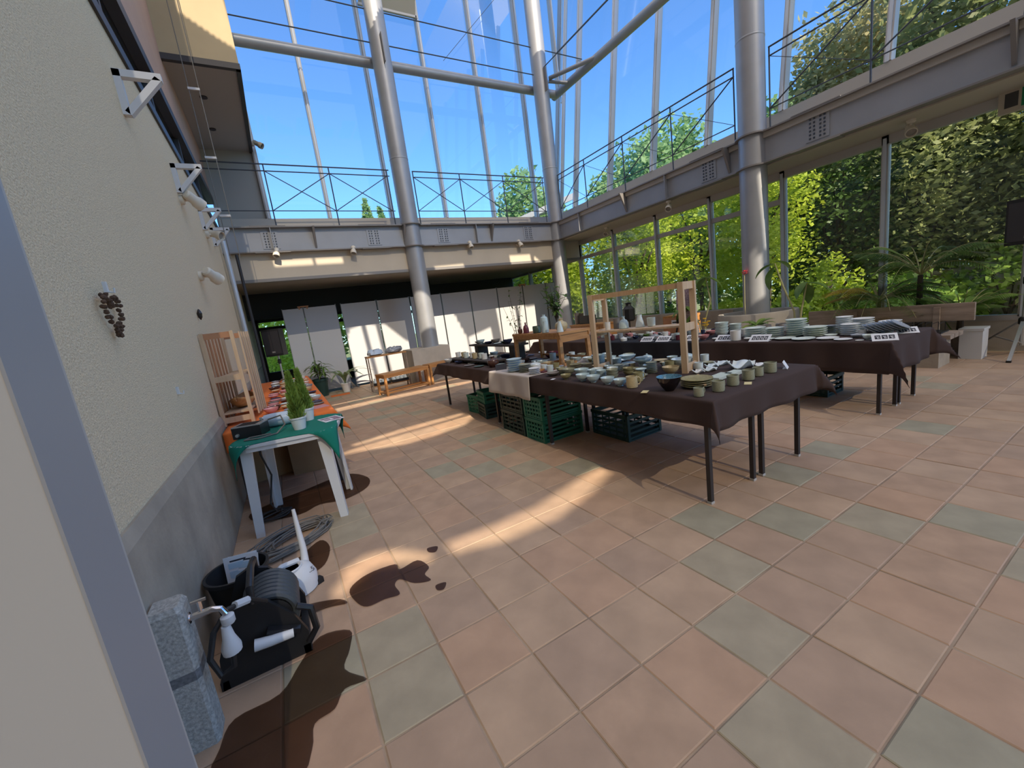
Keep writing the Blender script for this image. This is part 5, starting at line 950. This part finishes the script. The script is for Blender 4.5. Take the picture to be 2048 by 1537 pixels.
solo('flower_leaflet', MB().b2(-.07, .07, -.09, .09, 0, .004), 'cer_pink', 'pink and white leaflet near the orange cloth edge', 'leaflet', loc=(.20, 4.34, ZO), rz=.2)
# --- slatted pine rack with wooden boat tray
t = thing('slatted_rack', 'slatted pine display rack standing against the stucco wall', 'rack', (-.455, 4.42, ZO), -.1); RH = .83
for x in (-.11, .11):
    for y in (-.1, .62): part('post', MB().box((x, y, RH / 2), (.028, .03, RH)), 'pine_pale', t)
for y in (-.1, .62):
    for z in (.05, .42, RH - .03): part('end_rail', MB().box((0, y, z), (.2, .018, .05)), 'pine_red' if z > .7 else 'pine_pale', t)
for k in range(5): part('slat', MB().box((-.118, .02 + k * .12, RH / 2 + .01), (.012, .035, RH - .04)), 'pine_red', t)
for k in range(4): part('slat', MB().box((.118, .2 + k * .11, RH / 2 + .01), (.012, .045, RH - .03)), 'pine_pale', t)
for z in (.42, .10): part('shelf', MB().b2(-.10, .10, -.09, .61, z, z + .016), 'pine_pale', t)
t2 = thing('boat_tray', 'carved wooden boat tray with red lining on the lower rack shelf', 'tray', (-.42, 4.62, ZO + .118), -.1); vs = []; n = 16
for i in range(n + 1):
    u = i / n * 2 - 1; wd = .085 * (1 - abs(u) ** 2.5) + .003; rise = .035 * u * u
    for j in range(9): a = j / 8 * PI; vs.append((-math.cos(a) * wd, u * .26, .085 + rise - math.sin(a) * .08 * (1 - .6 * u * u)))
fs = [(i * 9 + j, i * 9 + j + 1, (i + 1) * 9 + j + 1, (i + 1) * 9 + j) for i in range(n) for j in range(8)]
o = part('hull', MB().add(vs, fs), 'oak', t2, True); md = o.modifiers.new('thick', 'SOLIDIFY'); md.thickness = .012; part('red_lining', MB().prism([(.05 * math.cos(a), .17 * math.sin(a)) for a in [k * PI / 8 for k in range(16)]], .03, .075), 'cer_red', t2)
# --- cardboard, cables, bin, can
solo('cardboard_box', MB().b2(-.2, .2, -.15, .15, 0, .40).b2(-.2, -.19, -.15, .15, .4, .46), 'cardboard', 'brown cardboard box under the orange table nearest the wall', 'box', loc=(-.34, 4.95, 0), rz=.1)
solo('cardboard_box', MB().b2(-.16, .16, -.15, .15, 0, .48).b2(-.16, .16, -.15, -.14, .48, .54), 'cardboard', 'brown cardboard box under the orange table nearest the aisle', 'box', loc=(.03, 4.78, 0), rz=-.2)
g = random.Random(4)
def coil(lab, cx, cy, rx, ry, loops, r, m, rot, name='cable_coil'):
    pts = []; n = loops * 14
    for i in range(n):
        a = 2 * PI * i / 14; k = i // 14; ph = .5 * math.sin(k * 2.1); sx = rx * (.62 + .38 * math.sin(k * 1.7 + .3) ** 2) * (1 + .08 * math.sin(a * 3 + k)); sy = ry * (.6 + .4 * math.cos(k * 1.3) ** 2)
        x, y = sx * math.cos(a + ph) + .05 * math.sin(k * 2.9), sy * math.sin(a + ph) + .03 * math.cos(k * 3.7); c, s_ = math.cos(rot), math.sin(rot)
        pts.append((cx + x * c - y * s_, cy + x * s_ + y * c, r + .003 + k * r * .55 + .006 * (1 + math.sin(a * 2 + k))))
    return solo(name, MB().tube(pts, r, 6), m, lab, 'cable', smooth=True)
coil('tangled coil of grey cable on the tiles before the white table', -.20, 3.06, .30, .17, 16, .0055, 'cable_grey', .55); coil('small black cable coil by the plinth under the white table', -.34, 3.66, .13, .10, 4, .007, 'cable_dk', .2)
solo('hanging_cable', MB().tube([(-.30, 3.80, .69), (-.33, 3.82, .5), (-.29, 3.84, .3), (-.34, 3.78, .08), (-.30, 3.70, .02)], .007, 7), 'cable_dk', 'black cable hanging down behind the white table', 'cable', smooth=True)
p = at(462, 1146, z=.27); rb = 54 * depth(p) / FPX; bx = max(p[0], XL + .04 + rb)
t = thing('waste_bin', 'black round waste bin with papers beside the plinth', 'bin', (bx, p[1], 0)); part('body', MB().lathe([(rb * .74, 0), (rb * .98, .262), (rb * 1.04, .262), (rb * 1.04, .28), (rb * .95, .28), (rb * .72, .02), (0, .015)], 32), 'black', t, True)
for k, (lab, m, dx, dy, tl, rz) in enumerate([('blue and white printed sheet sticking up from the bin', 'paper_blue', .01, .045, .12, -.2), ('pale printed sheet in front in the bin', 'paper', .0, .015, .3, -.45)]):
    q = thing('paper_sheet', lab, 'paper', (bx + dx, p[1] + dy, .105), rz); M = Matrix.Rotation(-tl, 3, 'X'); part('sheet', MB().box(M @ Vector((0, 0, .11)), (.155, .0015, .21), M=M), 'paper', q)
    for x, z, a, b, mm in [(0, .165, .12, .03, 'paper_blue'), (-.03, .12, .06, .035, 'paper_blue'), (.035, .13, .05, .03, 'leaf_stripe'), (0, .19, .10, .008, 'ink')]: part('print', MB().box(M @ Vector((x, -.0012, z)), (a, .0008, b), M=M), mm, q)
p = at(590, 1205, z=0); t = thing('watering_can', 'white plastic watering can with long upright spout', 'watering can', (p[0] + .025, p[1] + .10, 0), .5); t.scale = (1.2, 1.2, 1.15)
part('body', MB().lathe([(.075, 0), (.085, .01), (.088, .07), (.07, .115), (.045, .13), (.04, .13)], 28), 'plastic_white', t, True); part('filler_rim', MB().lathe([(.048, .118), (.054, .135), (.05, .14), (.04, .13)], 24, (-.02, 0, 0)), 'plastic_white', t, True)
part('spout', MB().tube([(.06, .02, .05), (.085, .05, .16), (.095, .075, .28), (.10, .085, .36)], [.02, .015, .011, .008], 10), 'plastic_white', t, True); part('handle', MB().tube([(-.075, -.01, .03), (-.125, -.015, .07), (-.11, -.01, .14), (-.05, 0, .16), (.03, .01, .14)], .013, 8), 'plastic_white', t, True); part('dark_foot', MB().box((.075, -.045, .014), (.03, .03, .028)), 'black', t)
def textmesh(txt, size, m, parent, loc, rot, name='lettering'):
    cu = bpy.data.curves.new(name, 'FONT'); cu.body = txt; cu.size = size; cu.extrude = .0004; cu.align_x = 'CENTER'; tmp = bpy.data.objects.new('tmp', cu); COL.objects.link(tmp); dg = bpy.context.evaluated_depsgraph_get(); me = bpy.data.meshes.new_from_object(tmp.evaluated_get(dg)); bpy.data.objects.remove(tmp); me.materials.clear(); me.materials.append(MATS[m]); o = link(name, me, parent, loc); o.rotation_euler = rot; return o
textmesh('22.5', .030, 'ink', t, (.03, -.072, .095), (1.0, 0, .0))
# --- hose reel, stone tap post
t = thing('hose_reel', 'black garden hose reel with white crank handle on the floor', 'hose reel', (-.325, 2.06, 0), .0)
PLT = [(-.165, 0), (.165, 0), (.172, .10), (.135, .20), (.05, .315), (-.02, .345), (-.08, .32), (-.15, .14)]
for y, nm in ((-.16, 'front_plate'), (.13, 'rear_plate')):
    vs = [(a, y, b) for a, b in PLT] + [(a, y + .022, b) for a, b in PLT]; n = len(PLT); part(nm, MB().add(vs, [tuple(range(n)), tuple(range(2 * n - 1, n - 1, -1))] + [((i + 1) % n, i, n + i, n + (i + 1) % n) for i in range(n)]), 'black', t)
part('drum', MB().lathe([(.05, -.135), (.085, -.13), (.085, .12), (.05, .125)], 24, (.045, 0, .20), M=Matrix.Rotation(PI / 2, 3, 'X')), 'black', t, True)
for k in range(7): part('hose_turn', MB().tube([(.045 + .10 * math.cos(a), -.11 + k * .034, .205 + .10 * math.sin(a)) for a in [2 * PI * i / 28 for i in range(28)]], .017, 8, closed=True), 'hose', t, True)
part('carry_handle', MB().tube([(.0, -.15, .32), (.005, -.14, .385), (.005, .0, .405), (.005, .12, .385), (.0, .14, .32)], .015, 10), 'black_gloss', t, True); [part('base_bar', MB().box((q, -.01, .02), (.03, .3, .04)), 'black', t) for q in (-.155, .155)]
part('crank_arm', MB().bar((.03, -.172, .19), (.145, -.18, .14), .03, .02), 'black_gloss', t); part('crank_grip', MB().tube([(.12, -.195, .145), (.04, -.20, .155), (-.02, -.20, .165)], [.018, .021, .024], 12), 'plastic_white', t, True)
part('side_grip', MB().tube([(.165, -.16, .05), (.205, -.16, .10), (.20, -.155, .20), (.15, -.15, .23)], .015, 8), 'black_gloss', t, True)
t = thing('stone_tap_post', 'grey granite tap post with darker band beside the plinth', 'post', (-.521, 1.705, 0)); pp = [(-.05, -.055), (.038, -.055), (.05, -.043), (.05, .043), (.038, .055), (-.05, .055)]
part('shaft', MB().prism(pp, 0, .53), 'granite', t); part('cap', MB().add([(x, y, .53) for x, y in pp] + [(x * .82, y * .82, .548) for x, y in pp], [tuple(range(6, 12))] + [(i, (i + 1) % 6, 6 + (i + 1) % 6, 6 + i) for i in range(6)]), 'granite', t); part('band', MB().prism([(x * 1.02, y * 1.02) for x, y in pp], .27, .305), 'granite_dk', t)
f = part('tap_body', MB().tube([(.05, -.01, .475), (.085, -.012, .475), (.12, -.015, .478), (.145, -.018, .47), (.155, -.02, .445)], [.012, .013, .011, .010, .010], 12).lathe([(.02, 0), (.02, .006), (.012, .008)], 14, (.05, -.01, .475), M=Matrix.Rotation(PI / 2, 3, 'Y')), 'chrome', t, True); part('tap_lever', MB().tube([(.09, -.012, .485), (.09, -.012, .525)], .007, 8).tube([(.068, -.012, .525), (.112, -.012, .525)], .006, 8), 'chrome', f, True)
t = thing('hose_connector', 'white hose connector with black feed hose hanging from the tap', 'hose', (-.37, 1.685, 0)); part('nut', MB().lathe([(.018, .405), (.022, .41), (.022, .435), (.014, .44)], 14, (.005, 0, 0)), 'plastic_white', t, True); part('coupling', MB().lathe([(.03, .30), (.032, .32), (.02, .36), (.014, .405)], 14, (-.005, -.01, 0)), 'plastic_white', t, True)
part('feed_hose', MB().tube([(-.005, -.01, .30), (-.01, -.02, .25), (-.05, -.03, .24), (-.07, -.02, .31), (-.045, 0, .39), (.0, .05, .43), (.06, .12, .40), (.10, .18, .33)], .010, 8), 'black', t, True); part('hose_clip', MB().tube([(.02, .07, .425), (.055, .115, .402)], .015, 8), 'plastic_white', t, True)
# --- wet patches on the tiles
def puddle(lab, pts):
    q = [at(x, y, z=.0) for x, y in pts]; c = sum(q) / len(q); out = []; n = len(q)
    for i in range(n):
        a, b, d, e = q[i - 1], q[i], q[(i + 1) % n], q[(i + 2) % n]
        for k in range(4): u = k / 4; out.append(.5 * ((2 * b) + (-a + d) * u + (2 * a - 5 * b + 4 * d - e) * u * u + (-a + 3 * b - 3 * d + e) * u ** 3))
    me = MB().add([(v[0] - c[0], v[1] - c[1], 0) for v in out], [tuple(range(len(out)))[::-1]])
    vx = me.v; ar = sum(vx[i - 1][0] * vx[i][1] - vx[i][0] * vx[i - 1][1] for i in range(len(vx)))
    if ar > 0: me.f = [f[::-1] for f in me.f]
    solo('wet_patch', me, 'water', lab, 'puddle', 'wet patches on the tiles', loc=(c[0], c[1], .0035))
puddle('largest lobed wet patch in the sunlit arc', [(700, 1180), (735, 1150), (790, 1130), (800, 1140), (835, 1122), (858, 1135), (850, 1150), (862, 1162), (830, 1168), (800, 1160), (790, 1172), (800, 1190), (770, 1200), (735, 1215), (712, 1205)])
puddle('small round wet spot at the tip of the sunlit arc', [(855, 1098), (875, 1094), (872, 1105), (858, 1106)]); puddle('small wet spot right of the lobed patch', [(872, 1172), (892, 1166), (888, 1180), (875, 1182)])
puddle('wet strip between watering can and lobed patch', [(608, 1215), (640, 1205), (680, 1200), (695, 1208), (660, 1216), (630, 1226), (606, 1232)])
puddle('wide dark wet patch at the foot of the tap post', [(440, 1500), (470, 1440), (560, 1390), (600, 1330), (640, 1275), (700, 1262), (700, 1300), (690, 1340), (735, 1360), (690, 1380), (670, 1420), (630, 1450), (625, 1500), (590, 1560), (430, 1560)])
puddle('dark patch of damp and painted shade beneath the white table', [(560, 1000), (600, 985), (690, 950), (735, 955), (735, 975), (690, 1000), (640, 1010), (600, 1030), (520, 1045), (500, 1030)])  # dark sheet for damp tiles, with the table's shade painted in
puddle('damp patch beside the watering can', [(560, 1150), (600, 1115), (640, 1082), (660, 1095), (650, 1130), (615, 1150)])
# ================================================================== rear left: plants, benches, wrapped goods
t = thing('potted_rhapis', 'dark green fan leaved plant in green pot before the left panels', 'plant', (.62, 10.5, 0)); pot(t, .17, .42, 'crate_dark')
for k in range(70):
    vs, fs = leafblade(.045, .30, 1.0, 4); a = random.uniform(0, 6.28); r = random.uniform(0, .16); part('leaf', MB().add(put(vs, (r * math.cos(a), r * math.sin(a), .62 + random.uniform(-.1, .18)), random.uniform(0, 6.28), random.uniform(-.2, .8)), fs), 'leaf_house' if k % 6 else 'leaf_mid', t)
for k in range(5): part('stem', MB().tube([(0, 0, .36), (.1 * math.cos(k * 1.3), .1 * math.sin(k * 1.3), .75)], .008, 5), 'bark', t)
t = thing('potted_agave', 'striped long leaved plant in a white pot before the panels', 'plant', (1.15, 10.45, 0)); pot(t, .11, .22, 'cer_white')
for k in range(11): vs, fs = leafblade(.075, .80, 1.9, 10); part('leaf', MB().add(put(vs, (0, 0, .18), k * 2.4, 1.5 - .04 * (k % 4)), fs), 'leaf_stripe', t, True)
solo('plant_mat', MB().prism([(-.2, -.14), (.2, -.16), (.22, .1), (-.2, .14)], 0, .006), 'cloth_orange', 'orange paper mat near the white plant pot', 'mat', loc=(.95, 10.1, 0))
def bench(lab, a, b, w_, h, rail):
    a, b = Vector(a), Vector(b); d = b - a; L = d.length; t = thing('wooden_bench', lab, 'bench', ((a.x + b.x) / 2, (a.y + b.y) / 2, 0), math.atan2(d.y, d.x), 'sunlit wooden benches')
    for k in range(3): part('seat_plank', MB().b2(-L / 2, L / 2, -w_ / 2 + k * w_ / 3 + .004, -w_ / 2 + (k + 1) * w_ / 3 - .004, h - .03, h), 'oak', t)
    for sx in (-1, 1):
        for sy in (-1, 1): part('leg', MB().box((sx * (L / 2 - .03), sy * (w_ / 2 - .025), (h - .03) / 2), (.045, .045, h - .03)), 'oak', t)
        part('end_apron', MB().box((sx * (L / 2 - .03), 0, h - .06), (.03, w_ - .06, .05)), 'oak', t)
        if rail: part('end_stretcher', MB().box((sx * (L / 2 - .03), 0, .06), (.03, w_ - .06, .03)), 'oak', t)
    part('side_apron', MB().box((0, -w_ / 2 + .02, h - .055), (L - .1, .02, .05)).box((0, w_ / 2 - .02, h - .055), (L - .1, .02, .05)), 'oak', t)
    if rail: part('side_stretcher', MB().box((0, -w_ / 2 + .025, .06), (L - .1, .03, .04)).box((0, w_ / 2 - .025, .06), (L - .1, .03, .04)), 'oak', t)
bench('sunlit wooden bench before the white panels, left one', (1.62, 8.62), (2.66, 8.86), .42, .45, True); bench('sunlit wooden bench before the white panels, right one', (2.70, 8.82), (3.52, 9.02), .30, .46, False)
t = thing('slim_table', 'slim dark legged table carrying wrapped bundles behind the bench', 'table', (2.0, 9.42, 0)); part('tabletop', MB().b2(-.44, .44, -.15, .15, .78, .81), 'oak', t)
for sx in (-1, 1):
    for sy in (-1, 1): part('leg', MB().box((sx * .42, sy * .13, .39), (.025, .025, .78)), 'board_grey', t)
part('lower_shelf', MB().b2(-.42, .42, -.13, .13, .12, .14), 'oak', t)
def bundle(lab, loc, s, seed, m):
    g = np.random.default_rng(seed); me = MB().lathe([(.3, 0), (.48, .08), (.5, .2), (.4, .32), (.2, .38), (.05, .36)], 14); me.v = [tuple(np.array(v) * s * (1 + .12 * g.normal())) if v[2] > .01 else tuple(np.array(v) * s) for v in me.v]; solo('wrapped_bundle', me, m, lab, 'bundle', 'wrapped bundles', smooth=True, loc=loc)
bundle('grey wrapped bundle on the left of the slim table', (1.78, 9.42, .811), (.36, .26, .36), 1, 'plastic_blue'); bundle('grey wrapped bundle on the right of the slim table', (2.2, 9.42, .811), (.38, .26, .34), 2, 'cer_stripe')
for k, x in enumerate((1.79, 2.21)):
    solo('bottle_tray', MB().b2(-.19, .19, -.11, .11, 0, .01).b2(-.19, .19, -.11, -.1, .01, .06).b2(-.19, .19, .1, .11, .01, .06).b2(-.19, -.18, -.1, .1, .01, .06).b2(.18, .19, -.1, .1, .01, .06), 'black', ('black tray of pale bottles under the slim table, left', 'black tray of pale bottles under the slim table, right')[k], 'tray', loc=(x, 9.42, .141))
    for i in range(8):
        o = tag(link('pale_bottle', cer_mesh('bottle', 'celadon_lt'), None, (x - .135 + (i % 4) * .09, 9.37 + (i // 4) * .1, .152)), 'pale glass bottle in the %s black tray, %s of its tray' % (('left', 'right')[k], ORD[i]), 'bottle', 'pale bottles in the black trays'); o.scale = (.075, .075, .10)
# further pieces that fill the crowded near row
def fill(n, x0, x1, y0, y1, kinds, ms, seed, where, grp, rr, zf=None):
    zf = zf or ZC + .003
    g = random.Random(seed); c = {}; k = 0; tries = 0
    while k < n and tries < 4000:
        tries += 1; x, y, r = g.uniform(x0, x1), g.uniform(y0, y1), g.uniform(*rr)
        if any(abs(q[4] - zf) < .06 and math.hypot(q[1] - x, q[2] - y) < q[3] + r for q in ITEMS) or any(math.hypot(ox - x, oy - y) < r + .05 for ox, oy in [(2.61, 3.54), (2.99, 3.54), (2.61, 4.52), (2.99, 4.52), (2.5, 2.1), (2.72, 2.07), (2.71, 2.92), (2.94, 2.9)]): continue
        kd, m = g.choice(kinds), g.choice(ms); key = MN2[m] + ' ' + {'bowl': 'bowl', 'plate': 'plate', 'cup': 'cup', 'wide_bowl': 'shallow bowl', 'lidded': 'lidded jar'}[kd]; c[key] = c.get(key, 0) + 1
        o = tag(link(kd + '_piece', cer_mesh(kd, m), None, (x, y, zf)), key + ' ' + where + ', ' + ORD[c[key] - 1] + ' of its sort', key.split()[-1], grp); w_ = 2 * r * (.62 if kd == 'cup' else 1); o.scale = (w_, w_, w_); ITEMS.append([[o], x, y, r, zf]); k += 1
MN2 = dict(celadon='pale blue', sage='sage', olive='olive', celadon_lt='whitish blue', tan='tan', cer_navy='navy', cer_black='black', cer_grey='grey', cer_white='white', cer_jade='dark jade', cer_brown='brown', cer_maroon='maroon', cer_mint='mint', cer_stripe='striped', cer_pink='pink')
fill(46, 2.28, 3.2, 2.15, 4.2, ['bowl', 'bowl', 'cup', 'plate', 'lidded', 'wide_bowl'], ['celadon', 'sage', 'olive', 'celadon', 'celadon_lt', 'tan'], 31, 'crowded in the middle of the near row', 'pieces filling the middle of the near row', (.045, .07))
fill(34, 2.2, 3.2, 4.25, 6.1, ['plate', 'bowl', 'wide_bowl', 'plate'], ['cer_navy', 'cer_black', 'cer_grey', 'cer_white', 'cer_jade', 'cer_brown', 'cer_maroon', 'celadon'], 32, 'at the far end of the near row', 'pieces at the far end of the near row', (.05, .075))
fill(22, 4.62, 5.38, 1.55, 3.15, ['plate', 'bowl', 'cup', 'wide_bowl', 'lidded'], ['cer_mint', 'cer_white', 'cer_mint', 'cer_grey', 'cer_white'], 33, 'among the stacks on the window side brown cloth', 'pieces among the stacks on the window side row', (.045, .075), ZD)
fill(26, 4.60, 5.38, 3.25, 5.1, ['plate', 'bowl', 'cup', 'lidded'], ['cer_white', 'cer_stripe', 'cer_pink', 'cer_mint', 'cer_navy', 'cer_maroon'], 34, 'scattered over the navy cloth', 'pieces scattered over the navy cloth', (.04, .06), ZD)
# ================================================================== settle crowded crockery so that pieces do not run into each other
OBST = [(2.72 + sx * .115 * math.cos(.27) - sy * .41 * math.sin(.27), 2.51 + sx * .115 * math.sin(.27) + sy * .41 * math.cos(.27), .03, ZC) for sx in (-1, 1) for sy in (-1, 1)] + [(2.80 + sx * .19, 4.03 + sy * .49, .035, ZC) for sx in (-1, 1) for sy in (-1, 1)]
for it in range(120):
    for i, a in enumerate(ITEMS):
        for b in ITEMS[i + 1:]:
            if abs(a[4] - b[4]) > .03: continue
            dx, dy = b[1] - a[1], b[2] - a[2]; d = math.hypot(dx, dy) or 1e-4; ov = a[3] + b[3] + .003 - d
            if ov > 0: q = .25 * ov / d; a[1] -= dx * q; a[2] -= dy * q; b[1] += dx * q; b[2] += dy * q
        for ox, oy, r, z in OBST:
            if abs(a[4] - z) < .03:
                dx, dy = a[1] - ox, a[2] - oy; d = math.hypot(dx, dy) or 1e-4; ov = a[3] + r - d
                if ov > 0: a[1] += dx * .5 * ov / d; a[2] += dy * .5 * ov / d
        a[1], a[2] = clampz(a[1], a[2], a[3], a[4])
for objs, x, y, r, z in ITEMS:
    for o in objs: o.location.x = x; o.location.y = y
